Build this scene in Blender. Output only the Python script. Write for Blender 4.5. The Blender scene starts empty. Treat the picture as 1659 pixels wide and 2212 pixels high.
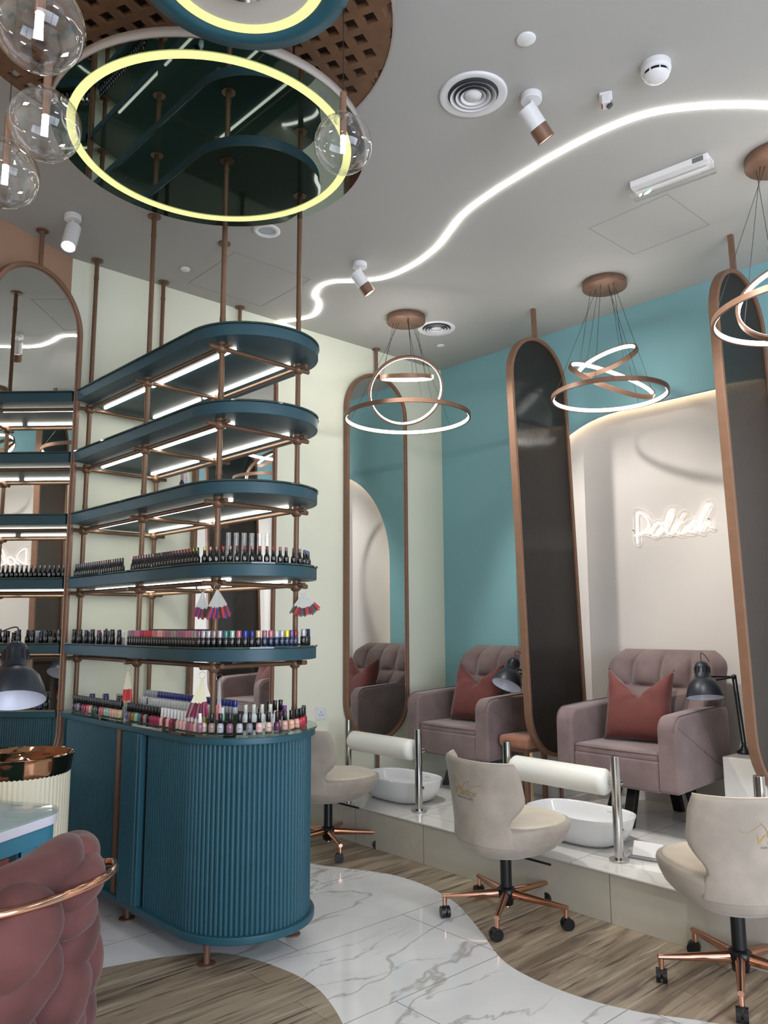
import bpy, bmesh, math, random
from math import sin, cos, pi, radians, sqrt, atan2
from mathutils import Vector, Matrix
random.seed(7)
SC = bpy.context.scene
COL = SC.collection

# ------------------------------------------------------------------ camera
F_PX, W_PX, H_PX = 1682.013, 1659.0, 2212.0
cd = bpy.data.cameras.new('camera'); cam = bpy.data.objects.new('camera', cd); COL.objects.link(cam)
cd.sensor_fit = 'VERTICAL'; cd.sensor_height = 24.0; cd.lens = F_PX * 24.0 / H_PX
cd.clip_start = 0.02; cd.clip_end = 100
R_ = Vector((0.74234175, -0.67000185, -0.00512282)); U_ = Vector((-0.09142142, -0.10886049, 0.98984419)); F_ = Vector((0.66375511, 0.73433433, 0.1420642))
cam.matrix_world = Matrix(((R_[0], U_[0], -F_[0], 0), (R_[1], U_[1], -F_[1], 0), (R_[2], U_[2], -F_[2], 1.35), (0, 0, 0, 1)))
SC.camera = cam

# ------------------------------------------------------------------ world, view, room light
SC.view_settings.view_transform = 'Standard'; SC.view_settings.look = 'None'
SC.view_settings.gamma = 1.0; SC.view_settings.use_curve_mapping = False
SC.view_settings.exposure = 0.72
wd = bpy.data.worlds.new('world'); SC.world = wd; wd.use_nodes = True
wd.node_tree.nodes['Background'].inputs[0].default_value = (0.62, 0.72, 1.0, 1); wd.node_tree.nodes['Background'].inputs[1].default_value = 1.0
def area(name, loc, target, sx, sy, power, col, spread=180):
    l = bpy.data.lights.new(name, 'AREA'); l.shape = 'RECTANGLE'; l.size = sx; l.size_y = sy; l.energy = power; l.color = col
    l.spread = radians(spread)
    o = bpy.data.objects.new(name, l); COL.objects.link(o); o.location = loc
    o.rotation_euler = (Vector(target) - Vector(loc)).to_track_quat('-Z', 'Y').to_euler(); return o
K_WIN_FILL, K_CEIL_FILL = 135.0, 12.0
area('daylight_fill', (0.6, -3.35, 1.5), (1.2, 3, 1.0), 4.2, 2.3, K_WIN_FILL * 1.0, (0.80, 0.87, 1.0))  # added fill lamp outside an assumed shop window behind the camera
for cx, cy in ((-1.2, -1.2), (1.2, -1.4), (-1.3, 1.2), (3.2, -1.2)):
    area('ceiling_fill_light', (cx, cy, 3.40), (cx, cy, 0), 0.56, 0.56, K_CEIL_FILL, (1.0, 0.97, 0.92))  # added overhead fill behind the camera; no panel fixtures stand here

# ------------------------------------------------------------------ constants of the room
ZC, XT, XW, YC, XP, ZP = 3.486, 4.66, 4.72, 4.425, 3.272, 0.2285
TH = radians(2.086); UO = Vector((1.711, 2.970, 0)); UU = Vector((cos(TH), sin(TH), 0)); UV = Vector((-sin(TH), cos(TH), 0))
def ul(u, v, z=0.0): return UO + UU * u + UV * v + Vector((0, 0, z))

# ------------------------------------------------------------------ materials
def lin(c):
    def f(x): x /= 255.0; return x / 12.92 if x <= 0.04045 else ((x + 0.055) / 1.055) ** 2.4
    return (f(c[0]), f(c[1]), f(c[2]), 1.0)
_M = {}
def mat(name, col, rough=0.5, metal=0.0, noise=0.0, nscale=8.0, bump=0.0, bscale=60.0, sheen=0.0, spec=0.5, coat=0.0, trans=0.0, ior=1.45, emit=None, es=0.0, aniso=0.0):
    if name in _M: return _M[name]
    m = bpy.data.materials.new(name); m.use_nodes = True; nt = m.node_tree; b = nt.nodes['Principled BSDF']
    b.inputs['Base Color'].default_value = lin(col); b.inputs['Roughness'].default_value = rough; b.inputs['Metallic'].default_value = metal
    b.inputs['Specular IOR Level'].default_value = spec; b.inputs['IOR'].default_value = ior
    b.inputs['Transmission Weight'].default_value = trans; b.inputs['Coat Weight'].default_value = coat; b.inputs['Coat Roughness'].default_value = 0.08
    if sheen: b.inputs['Sheen Weight'].default_value = sheen; b.inputs['Sheen Roughness'].default_value = 0.4
    if emit: b.inputs['Emission Color'].default_value = lin(emit); b.inputs['Emission Strength'].default_value = es
    if noise or bump:
        tc = nt.nodes.new('ShaderNodeTexCoord')
    if noise:
        n = nt.nodes.new('ShaderNodeTexNoise'); n.inputs['Scale'].default_value = nscale; n.inputs['Detail'].default_value = 4
        nt.links.new(tc.outputs['Object'], n.inputs['Vector'])
        r = nt.nodes.new('ShaderNodeValToRGB'); L = lin(col)
        r.color_ramp.elements[0].position = 0.35; r.color_ramp.elements[1].position = 0.65
        r.color_ramp.elements[0].color = tuple(x * (1 - noise) for x in L[:3]) + (1,)
        r.color_ramp.elements[1].color = tuple(min(1, x * (1 + noise)) for x in L[:3]) + (1,)
        nt.links.new(n.outputs['Fac'], r.inputs['Fac']); nt.links.new(r.outputs['Color'], b.inputs['Base Color'])
    if bump:
        n2 = nt.nodes.new('ShaderNodeTexNoise'); n2.inputs['Scale'].default_value = bscale; n2.inputs['Detail'].default_value = 3
        nt.links.new(tc.outputs['Object'], n2.inputs['Vector'])
        bp = nt.nodes.new('ShaderNodeBump'); bp.inputs['Strength'].default_value = bump; bp.inputs['Distance'].default_value = 0.01
        nt.links.new(n2.outputs['Fac'], bp.inputs['Height']); nt.links.new(bp.outputs['Normal'], b.inputs['Normal'])
    _M[name] = m; return m
def emis(name, col, s):
    if name in _M: return _M[name]
    m = bpy.data.materials.new(name); m.use_nodes = True; nt = m.node_tree; nt.nodes.clear()
    e = nt.nodes.new('ShaderNodeEmission'); e.inputs[0].default_value = lin(col); e.inputs[1].default_value = s
    o = nt.nodes.new('ShaderNodeOutputMaterial'); nt.links.new(e.outputs[0], o.inputs[0]); _M[name] = m; return m

CEIL = mat('ceiling_paint', (172, 170, 166), 0.75, noise=0.02, nscale=1.5)
CREAM = mat('cream_wall_paint', (226, 226, 206), 0.7, noise=0.025, nscale=1.3)
TEALW = mat('teal_wall_paint', (124, 169, 177), 0.6, noise=0.03, nscale=1.6)
WHITEW = mat('white_niche_paint', (214, 207, 202), 0.6, noise=0.02, nscale=1.2)
PINKW = mat('dusty_pink_wall_paint', (168, 132, 108), 0.7, noise=0.04, nscale=1.3)
TEAL = mat('teal_lacquer', (36, 80, 94), 0.38, noise=0.05, nscale=6)
TEALD = mat('teal_shelf_lacquer', (38, 72, 84), 0.42)
COPPER = mat('brushed_copper_paint', (122, 92, 75), 0.42, 0.25, noise=0.06, nscale=25)
BRONZE = mat('bronze_rod_paint', (116, 88, 68), 0.40, 0.3, noise=0.05, nscale=25)
FRAMEC = mat('copper_frame_paint', (124, 92, 72), 0.45, 0.15, noise=0.05, nscale=20)
ROSE = mat('polished_rose_gold', (212, 160, 136), 0.12, 1.0)
CHROME = mat('polished_steel', (190, 188, 186), 0.12, 1.0)
BLACKP = mat('black_plastic', (16, 17, 20), 0.35)
BLACKM = mat('black_satin_metal', (34, 38, 46), 0.38, 0.2)
BLACKW = mat('black_leg_lacquer', (14, 15, 18), 0.3)
WHITEP = mat('white_plastic', (222, 221, 222), 0.35)
GREYP = mat('grey_recess', (60, 60, 62), 0.6)
MIRROR = mat('mirror_silver', (236, 238, 236), 0.0, 1.0)
DMIRROR = mat('dark_tinted_mirror', (146, 156, 150), 0.01, 1.0)
GLASST = mat('dark_green_glass', (48, 66, 62), 0.03, 0.0, spec=0.7)
CERAM = mat('white_ceramic', (226, 226, 228), 0.08, coat=0.6)
LEATHER = mat('white_leatherette', (230, 229, 222), 0.4, bump=0.08, bscale=30)
VELMAUVE = mat('mauve_velvet', (118, 100, 99), 0.85, noise=0.18, nscale=5, bump=0.25, bscale=18, sheen=0.35)
VELRED = mat('terracotta_velvet', (100, 50, 46), 0.8, noise=0.12, nscale=6, bump=0.2, bscale=16, sheen=0.3)
VELBEIGE = mat('beige_velvet', (164, 153, 141), 0.85, noise=0.13, nscale=7, bump=0.15, bscale=20, sheen=0.3)
VELPINK = mat('old_rose_velvet', (90, 52, 50), 0.82, noise=0.28, nscale=7, bump=0.3, bscale=14, sheen=0.15)
VELTAN = mat('tan_velvet', (150, 102, 80), 0.8, noise=0.12, nscale=8, sheen=0.3)
FLUTEBLK = None
def glassmat(name, col=(255, 255, 255), rough=0.0, mixt=0.0, k=0.62):
    if name in _M: return _M[name]
    m = bpy.data.materials.new(name); m.use_nodes = True; nt = m.node_tree; nt.nodes.clear()
    g = nt.nodes.new('ShaderNodeBsdfGlossy'); g.inputs['Roughness'].default_value = rough
    t = nt.nodes.new('ShaderNodeBsdfTransparent'); t.inputs[0].default_value = lin(col)
    lw = nt.nodes.new('ShaderNodeLayerWeight'); lw.inputs[0].default_value = 0.35
    mp = nt.nodes.new('ShaderNodeMath'); mp.operation = 'MULTIPLY_ADD'; mp.inputs[1].default_value = k; mp.inputs[2].default_value = 0.03 + mixt
    mx = nt.nodes.new('ShaderNodeMixShader'); o = nt.nodes.new('ShaderNodeOutputMaterial')
    nt.links.new(lw.outputs['Facing'], mp.inputs[0]); nt.links.new(mp.outputs[0], mx.inputs[0]); nt.links.new(t.outputs[0], mx.inputs[1]); nt.links.new(g.outputs[0], mx.inputs[2]); nt.links.new(mx.outputs[0], o.inputs[0])
    _M[name] = m; return m
CLEAR = glassmat('clear_glass')
TABGLASS = glassmat('clear_counter_glass', (205, 232, 226), 0.0, 0.12)
ACRYL = glassmat('clear_acrylic', (240, 247, 245), 0.02, 0.05)

LEDW = emis('led_white', (255, 253, 248), 13.0)
RINGW = emis('led_ring_white', (255, 252, 244), 13.0)
STRIPW = emis('led_shelf_white', (255, 252, 240), 10.5)
RINGY = emis('led_ring_yellow', (228, 228, 152), 0.85)
WARM = emis('led_warm', (255, 220, 170), 2.6)
NEON = emis('neon_white', (255, 246, 240), 1.6)
BULB = emis('bulb_white', (240, 244, 255), 30.0)
SPOTE = emis('spot_face', (236, 244, 255), 12.0)
GREENL = emis('green_led', (60, 230, 170), 2.0)

# ------------------------------------------------------------------ mesh helpers
class MB:
    def __init__(s): s.v = []; s.f = []; s.m = []; s.sm = []
    def add(s, vs, fs, mi=0, smooth=True, M=None):
        b = len(s.v)
        s.v += [tuple(M @ Vector(p)) if M else tuple(p) for p in vs]
        s.f += [tuple(i + b for i in f) for f in fs]; s.m += [mi] * len(fs); s.sm += [smooth] * len(fs); return s
    def box(s, c, d, rot=0.0, mi=0, M=None):
        x, y, z = d[0] / 2, d[1] / 2, d[2] / 2
        vs = [(sx * x, sy * y, sz * z) for sx in (-1, 1) for sy in (-1, 1) for sz in (-1, 1)]
        T = Matrix.Translation(Vector(c)) @ Matrix.Rotation(rot, 4, 'Z')
        if M: T = M @ T
        return s.add(vs, [(0, 1, 3, 2), (4, 6, 7, 5), (0, 4, 5, 1), (2, 3, 7, 6), (0, 2, 6, 4), (1, 5, 7, 3)], mi, False, T)
    def cyl(s, a, b, r, n=16, r2=None, mi=0, caps=True):
        a = Vector(a); b = Vector(b); d = b - a; r2 = r if r2 is None else r2
        q = d.to_track_quat('Z', 'Y').to_matrix().to_4x4(); T = Matrix.Translation(a) @ q; L = d.length
        vs = [(r * cos(2 * pi * i / n), r * sin(2 * pi * i / n), 0) for i in range(n)] + [(r2 * cos(2 * pi * i / n), r2 * sin(2 * pi * i / n), L) for i in range(n)]
        s.add(vs, [(i, (i + 1) % n, n + (i + 1) % n, n + i) for i in range(n)], mi, True, T)
        if caps: s.add(vs, [tuple(range(n))[::-1], tuple(range(n, 2 * n))], mi, False, T)
        return s
    def lathe(s, prof, c=(0, 0, 0), n=24, mi=0, M=None, caps=True, smooth=True):
        vs = []; fs = []
        for (r, z) in prof: vs += [(r * cos(2 * pi * i / n), r * sin(2 * pi * i / n), z) for i in range(n)]
        for k in range(len(prof) - 1):
            fs += [(k * n + i, k * n + (i + 1) % n, (k + 1) * n + (i + 1) % n, (k + 1) * n + i) for i in range(n)]
        T = Matrix.Translation(Vector(c)); T = M @ T if M else T
        s.add(vs, fs, mi, smooth, T)
        if caps:
            if prof[0][0] > 1e-5: s.add(vs[:n], [tuple(range(n))[::-1]], mi, False, T)
            if prof[-1][0] > 1e-5: s.add(vs[-n:], [tuple(range(n))], mi, False, T)
        return s
    def tube(s, pts, r, n=8, closed=False, mi=0, caps=True):
        P = [Vector(p) for p in pts]; N = len(P); vs = []; fs = []; prev = None
        for i in range(N):
            if closed: t = (P[(i + 1) % N] - P[i - 1])
            else: t = P[min(i + 1, N - 1)] - P[max(i - 1, 0)]
            t = t.normalized()
            if prev is None:
                up = Vector((0, 0, 1)) if abs(t.z) < 0.9 else Vector((1, 0, 0)); a = t.cross(up).normalized()
            else:
                a = (prev - t * prev.dot(t)).normalized()
            prev = a; b = t.cross(a); rr = r[i] if isinstance(r, (list, tuple)) else r
            vs += [tuple(P[i] + (a * cos(2 * pi * k / n) + b * sin(2 * pi * k / n)) * rr) for k in range(n)]
        m = N if closed else N - 1
        for i in range(m):
            j = (i + 1) % N
            fs += [(i * n + k, i * n + (k + 1) % n, j * n + (k + 1) % n, j * n + k) for k in range(n)]
        s.add(vs, fs, mi, True)
        if caps and not closed: s.add(vs[:n], [tuple(range(n))[::-1]], mi, False); s.add(vs[-n:], [tuple(range(n))], mi, False)
        return s
    def prism(s, poly, z0, z1, mi=0, smooth=False, M=None):
        n = len(poly); vs = [(p[0], p[1], z0) for p in poly] + [(p[0], p[1], z1) for p in poly]
        s.add(vs, [(i, (i + 1) % n, n + (i + 1) % n, n + i) for i in range(n)], mi, smooth, M)
        s.add(vs, [tuple(range(n))[::-1], tuple(range(n, 2 * n))], mi, False, M); return s
    def band(s, outer, inner, z0, z1, mi=0, M=None, smooth=True, closed=True):
        n = len(outer); m = n if closed else n - 1
        vs = [(p[0], p[1], z0) for p in outer] + [(p[0], p[1], z1) for p in outer] + [(p[0], p[1], z0) for p in inner] + [(p[0], p[1], z1) for p in inner]
        o0, o1, i0, i1 = 0, n, 2 * n, 3 * n; f1 = []; f2 = []
        for i in range(m):
            j = (i + 1) % n
            f1 += [(o0 + i, o0 + j, o1 + j, o1 + i), (i0 + j, i0 + i, i1 + i, i1 + j)]
            f2 += [(o1 + i, o1 + j, i1 + j, i1 + i), (o0 + j, o0 + i, i0 + i, i0 + j)]
        s.add(vs, f1, mi, smooth, M); s.add(vs, f2, mi, False, M); return s
    def sphere(s, c, r, n=16, m=10, sc=(1, 1, 1), mi=0, M=None):
        vs = [(0, 0, -r * sc[2])]
        for j in range(1, m):
            a = -pi / 2 + pi * j / m
            vs += [(r * sc[0] * cos(a) * cos(2 * pi * i / n), r * sc[1] * cos(a) * sin(2 * pi * i / n), r * sc[2] * sin(a)) for i in range(n)]
        vs.append((0, 0, r * sc[2])); fs = [(0, 1 + (i + 1) % n, 1 + i) for i in range(n)]
        for j in range(m - 2): fs += [(1 + j * n + i, 1 + j * n + (i + 1) % n, 1 + (j + 1) * n + (i + 1) % n, 1 + (j + 1) * n + i) for i in range(n)]
        t = len(vs) - 1; b = 1 + (m - 2) * n; fs += [(t, b + i, b + (i + 1) % n) for i in range(n)]
        T = Matrix.Translation(Vector(c)); T = M @ T if M else T
        return s.add(vs, fs, mi, True, T)
    def grid(s, fn, nu, nv, mi=0, closedu=False, M=None, smooth=True):
        vs = [fn(i / (nu if closedu else nu - 1), j / (nv - 1)) for j in range(nv) for i in range(nu)]; fs = []
        for j in range(nv - 1):
            for i in range(nu if closedu else nu - 1):
                k = (i + 1) % nu; fs.append((j * nu + i, j * nu + k, (j + 1) * nu + k, (j + 1) * nu + i))
        return s.add(vs, fs, mi, smooth, M)
    def mesh(s, name, mats):
        me = bpy.data.meshes.new(name); me.from_pydata(s.v, [], s.f)
        for m in (mats if isinstance(mats, (list, tuple)) else [mats]): me.materials.append(m)
        me.polygons.foreach_set('material_index', s.m); me.polygons.foreach_set('use_smooth', s.sm); me.update(); return me
    def obj(s, name, mats, parent=None, bevel=0.0, seg=2, fix=False, sub=0):
        me = s.mesh(name, mats)
        if fix or bevel or sub:
            bm = bmesh.new(); bm.from_mesh(me); bmesh.ops.remove_doubles(bm, verts=bm.verts, dist=1e-5); bmesh.ops.recalc_face_normals(bm, faces=bm.faces); bm.to_mesh(me); bm.free()
        o = bpy.data.objects.new(name, me); COL.objects.link(o)
        if parent: o.parent = parent
        if bevel:
            b = o.modifiers.new('bevel', 'BEVEL'); b.width = bevel; b.segments = seg; b.limit_method = 'ANGLE'; b.angle_limit = radians(40); b.harden_normals = False
            for p in me.polygons: p.use_smooth = True
            me.update()
            w = o.modifiers.new('wn', 'WEIGHTED_NORMAL'); w.keep_sharp = False
        if sub:
            b = o.modifiers.new('sub', 'SUBSURF'); b.levels = sub; b.render_levels = sub
        return o
def tag(o, label=None, cat=None, group=None, kind=None):
    if label: o['label'] = label
    if cat: o['category'] = cat
    if group: o['group'] = group
    if kind: o['kind'] = kind
    return o
def thing(name, label, cat, loc=(0, 0, 0), rz=0.0, group=None):
    o = bpy.data.objects.new(name, None); COL.objects.link(o); o.location = loc; o.rotation_euler = (0, 0, rz); o.empty_display_size = 0.05
    return tag(o, label, cat, group)
def struct(o): o['kind'] = 'structure'; return o
def copy_tree(o, parent=None):
    c = o.copy(); COL.objects.link(c); c.parent = parent
    for ch in list(o.children): copy_tree(ch, c)
    return c
def light(name, kind, loc, power, col, size=0.05, target=None, parent=None, angle=60):
    l = bpy.data.lights.new(name, kind); l.energy = power; l.color = col
    if kind == 'POINT': l.shadow_soft_size = size
    if kind == 'SPOT': l.shadow_soft_size = size; l.spot_size = radians(angle); l.spot_blend = 0.5
    o = bpy.data.objects.new(name, l); COL.objects.link(o); o.location = loc
    if target is not None: o.rotation_euler = (Vector(target) - Vector(loc)).to_track_quat('-Z', 'Y').to_euler()
    if parent: o.parent = parent
    return o
def circ(cx, cy, r, n=48, a0=0.0, a1=2 * pi, end=False):
    m = n if not end else n - 1
    return [(cx + r * cos(a0 + (a1 - a0) * i / m), cy + r * sin(a0 + (a1 - a0) * i / m)) for i in range(n)]
def spline(pts, n=8, closed=False):
    P = [Vector(p) for p in pts]; N = len(P); out = []
    for i in range(N if closed else N - 1):
        if closed: a, b, c, d = P[i - 1], P[i], P[(i + 1) % N], P[(i + 2) % N]
        else: a, b, c, d = P[max(i - 1, 0)], P[i], P[i + 1], P[min(i + 2, N - 1)]
        for k in range(n):
            t = k / n; out.append(0.5 * ((2 * b) + (c - a) * t + (2 * a - 5 * b + 4 * c - d) * t * t + (3 * b - a - 3 * c + d) * t ** 3))
    if not closed: out.append(P[-1])
    return out
def arc2(cx, cy, r, a0, a1, n): return [(cx + r * cos(radians(a0 + (a1 - a0) * i / n)), cy + r * sin(radians(a0 + (a1 - a0) * i / n))) for i in range(n + 1)]
def capsule(w, z0, z1, n=24):
    """upright pill outline in (x, z)"""
    r = w / 2
    return arc2(0, z1 - r, r, 0, 180, n) + arc2(0, z0 + r, r, 180, 360, n)
def rrect(x0, y0, x1, y1, r, n=6):
    return arc2(x1 - r, y1 - r, r, 0, 90, n) + arc2(x0 + r, y1 - r, r, 90, 180, n) + arc2(x0 + r, y0 + r, r, 180, 270, n) + arc2(x1 - r, y0 + r, r, 270, 360, n)
def clip(poly, n, d):
    """keep the side n.p >= d"""
    out = []
    for i in range(len(poly)):
        a = Vector(poly[i][:2]); b = Vector(poly[(i + 1) % len(poly)][:2]); fa = a.dot(n) - d; fb = b.dot(n) - d
        if fa >= 0: out.append(tuple(a))
        if (fa >= 0) != (fb >= 0): out.append(tuple(a + (b - a) * (fa / (fa - fb))))
    return out
_TX = {}
def text_geo(txt, size, shear=0.0, ext=0.0):
    k = (txt, size, shear, ext)
    if k in _TX: return _TX[k]
    c = bpy.data.curves.new('t', 'FONT'); c.body = txt; c.size = size; c.align_x = 'CENTER'; c.shear = shear; c.resolution_u = 3; c.extrude = ext
    o = bpy.data.objects.new('t', c); COL.objects.link(o); dg = bpy.context.evaluated_depsgraph_get(); me = bpy.data.meshes.new_from_object(o.evaluated_get(dg))
    g = ([tuple(v.co) for v in me.vertices], [tuple(p.vertices) for p in me.polygons])
    bpy.data.objects.remove(o); bpy.data.curves.remove(c); bpy.data.meshes.remove(me); _TX[k] = g; return g
ORD = ['first', 'second', 'third', 'fourth', 'fifth', 'sixth', 'seventh', 'eighth', 'ninth', 'tenth', 'eleventh', 'twelfth', 'thirteenth', 'fourteenth', 'fifteenth', 'sixteenth', 'seventeenth', 'eighteenth', 'nineteenth', 'twentieth', 'twenty-first', 'twenty-second', 'twenty-third', 'twenty-fourth', 'twenty-fifth', 'twenty-sixth', 'twenty-seventh', 'twenty-eighth', 'twenty-ninth', 'thirtieth']
# ------------------------------------------------------------------ floor materials
def stone_mat(name, base, vein, brick, rough, vein_amt=1.0, grout=(150, 146, 140), off=(0, 0, 0), axis='XY', mortar=0.0022, vs=1.1):
    m = bpy.data.materials.new(name); m.use_nodes = True; nt = m.node_tree; N = nt.nodes; Lk = nt.links; b = N['Principled BSDF']
    tc = N.new('ShaderNodeTexCoord'); mp = N.new('ShaderNodeMapping'); mp.inputs['Location'].default_value = off; Lk.new(tc.outputs['Object'], mp.inputs['Vector'])
    if axis == 'YZ': mp.inputs['Rotation'].default_value = (0, radians(90), radians(90))
    def veins(scale, width, seed, dist):
        mm = N.new('ShaderNodeMapping'); mm.inputs['Rotation'].default_value = (0, 0, 0.5); mm.inputs['Scale'].default_value = (1.0, 2.1, 1.0); mm.inputs['Location'].default_value = (seed, seed * 1.7, seed)
        Lk.new(tc.outputs['Object'], mm.inputs['Vector'])
        n = N.new('ShaderNodeTexNoise'); n.inputs['Scale'].default_value = scale; n.inputs['Detail'].default_value = 5; n.inputs['Roughness'].default_value = 0.5; n.inputs['Distortion'].default_value = dist
        Lk.new(mm.outputs[0], n.inputs['Vector'])
        s = N.new('ShaderNodeMath'); s.operation = 'SUBTRACT'; s.inputs[1].default_value = 0.5; a = N.new('ShaderNodeMath'); a.operation = 'ABSOLUTE'
        Lk.new(n.outputs['Fac'], s.inputs[0]); Lk.new(s.outputs[0], a.inputs[0])
        r = N.new('ShaderNodeValToRGB'); r.color_ramp.elements[0].position = 0.0; r.color_ramp.elements[0].color = (1, 1, 1, 1); r.color_ramp.elements[1].position = width; r.color_ramp.elements[1].color = (0, 0, 0, 1)
        Lk.new(a.outputs[0], r.inputs[0]); return r.outputs[0]
    v1 = veins(vs * 0.55, 0.008, 3.1, 0.45); v2 = veins(vs * 1.2, 0.009, 9.7, 0.35)
    mk = N.new('ShaderNodeTexNoise'); mk.inputs['Scale'].default_value = 1.6; Lk.new(tc.outputs['Object'], mk.inputs['Vector'])
    mr = N.new('ShaderNodeValToRGB'); mr.color_ramp.elements[0].position = 0.46; mr.color_ramp.elements[1].position = 0.6; Lk.new(mk.outputs['Fac'], mr.inputs[0])
    m2 = N.new('ShaderNodeMath'); m2.operation = 'MULTIPLY'; Lk.new(v2, m2.inputs[0]); Lk.new(mr.outputs[0], m2.inputs[1])
    ad = N.new('ShaderNodeMath'); ad.operation = 'MAXIMUM'; Lk.new(v1, ad.inputs[0]); Lk.new(m2.outputs[0], ad.inputs[1])
    am = N.new('ShaderNodeMath'); am.operation = 'MULTIPLY'; am.inputs[1].default_value = 0.52 * vein_amt; Lk.new(ad.outputs[0], am.inputs[0])
    cl = N.new('ShaderNodeTexNoise'); cl.inputs['Scale'].default_value = 2.2; cl.inputs['Detail'].default_value = 5; cl.inputs['Distortion'].default_value = 0.8; Lk.new(tc.outputs['Object'], cl.inputs['Vector'])
    cr = N.new('ShaderNodeValToRGB'); B = lin(base); cr.color_ramp.elements[0].position = 0.3; cr.color_ramp.elements[1].position = 0.62
    cr.color_ramp.elements[0].color = tuple(x * 0.88 for x in B[:3]) + (1,); cr.color_ramp.elements[1].color = B; Lk.new(cl.outputs['Fac'], cr.inputs[0])
    mx = N.new('ShaderNodeMix'); mx.data_type = 'RGBA'; Lk.new(am.outputs[0], mx.inputs[0]); Lk.new(cr.outputs[0], mx.inputs[6]); mx.inputs[7].default_value = lin(vein)
    bt = N.new('ShaderNodeTexBrick'); bt.offset = 0.5; bt.inputs['Scale'].default_value = 1.0; bt.inputs['Mortar Size'].default_value = mortar; bt.inputs['Mortar Smooth'].default_value = 0.1
    bt.inputs['Brick Width'].default_value = brick[0]; bt.inputs['Row Height'].default_value = brick[1]
    Lk.new(mp.outputs[0], bt.inputs['Vector'])
    mg = N.new('ShaderNodeMix'); mg.data_type = 'RGBA'; Lk.new(bt.outputs['Fac'], mg.inputs[0]); Lk.new(mx.outputs[2], mg.inputs[6]); mg.inputs[7].default_value = lin(grout)
    Lk.new(mg.outputs[2], b.inputs['Base Color']); b.inputs['Roughness'].default_value = rough; b.inputs['Specular IOR Level'].default_value = 0.5
    return m
MARBLE = stone_mat('white_marble_tile', (236, 235, 235), (120, 106, 96), (1.2, 0.6), 0.07, 1.0, off=(0.34, 0.17, 0))
PLTOP = stone_mat('grey_marble_top', (214, 212, 208), (160, 152, 144), (1.2, 0.6), 0.09, 0.6, off=(0.2, 0.1, 0), vs=0.8)
PLFRONT = stone_mat('grey_stone_riser', (192, 186, 172), (166, 158, 146), (0.6, 1.0), 0.22, 0.35, grout=(120, 112, 100), off=(0.0, 0.0, 0), axis='YZ', vs=0.6)
def wood_mat():
    m = bpy.data.materials.new('wood_plank_tile'); m.use_nodes = True; nt = m.node_tree; N = nt.nodes; Lk = nt.links; b = N['Principled BSDF']
    tc = N.new('ShaderNodeTexCoord')
    bt = N.new('ShaderNodeTexBrick'); bt.offset = 0.37; bt.inputs['Scale'].default_value = 1.0; bt.inputs['Brick Width'].default_value = 1.1; bt.inputs['Row Height'].default_value = 0.19; bt.inputs['Mortar Size'].default_value = 0.0014
    bt.inputs['Color1'].default_value = lin((170, 154, 132)); bt.inputs['Color2'].default_value = lin((148, 132, 112)); bt.inputs['Mortar'].default_value = lin((104, 92, 80)); Lk.new(tc.outputs['Object'], bt.inputs['Vector'])
    def st(sc, lo, hi, dark, p0, p1, prev, seed=0):
        mp = N.new('ShaderNodeMapping'); mp.inputs['Scale'].default_value = sc; mp.inputs['Location'].default_value = (seed, seed, 0); mp.inputs['Rotation'].default_value = (0, 0, 0.03); Lk.new(tc.outputs['Object'], mp.inputs['Vector'])
        n = N.new('ShaderNodeTexNoise'); n.inputs['Scale'].default_value = 1.0; n.inputs['Detail'].default_value = 5; n.inputs['Distortion'].default_value = 0.5; Lk.new(mp.outputs[0], n.inputs['Vector'])
        r = N.new('ShaderNodeValToRGB'); r.color_ramp.elements[0].position = p0; r.color_ramp.elements[1].position = p1; r.color_ramp.elements[0].color = (lo, lo, lo, 1); r.color_ramp.elements[1].color = (hi, hi, hi, 1); Lk.new(n.outputs['Fac'], r.inputs[0])
        x = N.new('ShaderNodeMix'); x.data_type = 'RGBA'; x.blend_type = 'MIX'; Lk.new(r.outputs[0], x.inputs[0]); Lk.new(prev, x.inputs[6]); x.inputs[7].default_value = lin(dark); return x.outputs[2]
    c = st((1.3, 13, 1), 0.0, 0.85, (112, 96, 82), 0.48, 0.62, bt.outputs['Color'])
    c = st((2.4, 34, 1), 0.0, 0.7, (196, 182, 162), 0.54, 0.68, c, 5)
    c = st((2.2, 44, 1), 0.0, 0.9, (84, 70, 60), 0.57, 0.65, c, 11)
    Lk.new(c, b.inputs['Base Color']); b.inputs['Roughness'].default_value = 0.34
    return m
WOOD = wood_mat()

# ------------------------------------------------------------------ room shell
X0, Y0 = -2.6, -3.2
PK = Vector((0.9114, 0.4115)); PN = Vector((0.4115, -0.9114)); PO = Vector((1.545, 4.425))       # pink wall: direction, normal, corner with the cream wall
PEND = PO - PK * 4.5
struct(MB().box(((X0 + XW) / 2, (Y0 + YC) / 2, -0.05), (XW - X0 + .2, YC - Y0 + .2, 0.1)).obj('floor', MARBLE))
struct(MB().box(((X0 + XW) / 2, (Y0 + YC) / 2, ZC + 0.05), (XW - X0 + .2, YC - Y0 + .2, 0.1)).obj('ceiling', CEIL))
struct(MB().box(((1.545 + XW) / 2, YC + 0.05, ZC / 2), (XW - 1.545, 0.1, ZC)).obj('wall_back', CREAM))
mid = (PO + PEND) / 2 - PN * 0.05
struct(MB().box((mid.x, mid.y, ZC / 2), (4.5, 0.1, ZC), rot=atan2(PK.y, PK.x)).obj('wall_angled', PINKW))
struct(MB().box((XW + 0.05, (Y0 + YC) / 2, ZC / 2), (0.1, YC - Y0, ZC)).obj('wall_right', WHITEW))
struct(MB().box((X0 - 0.05, (Y0 + YC) / 2, ZC / 2), (0.1, YC - Y0, ZC)).obj('wall_left', CREAM))
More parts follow.
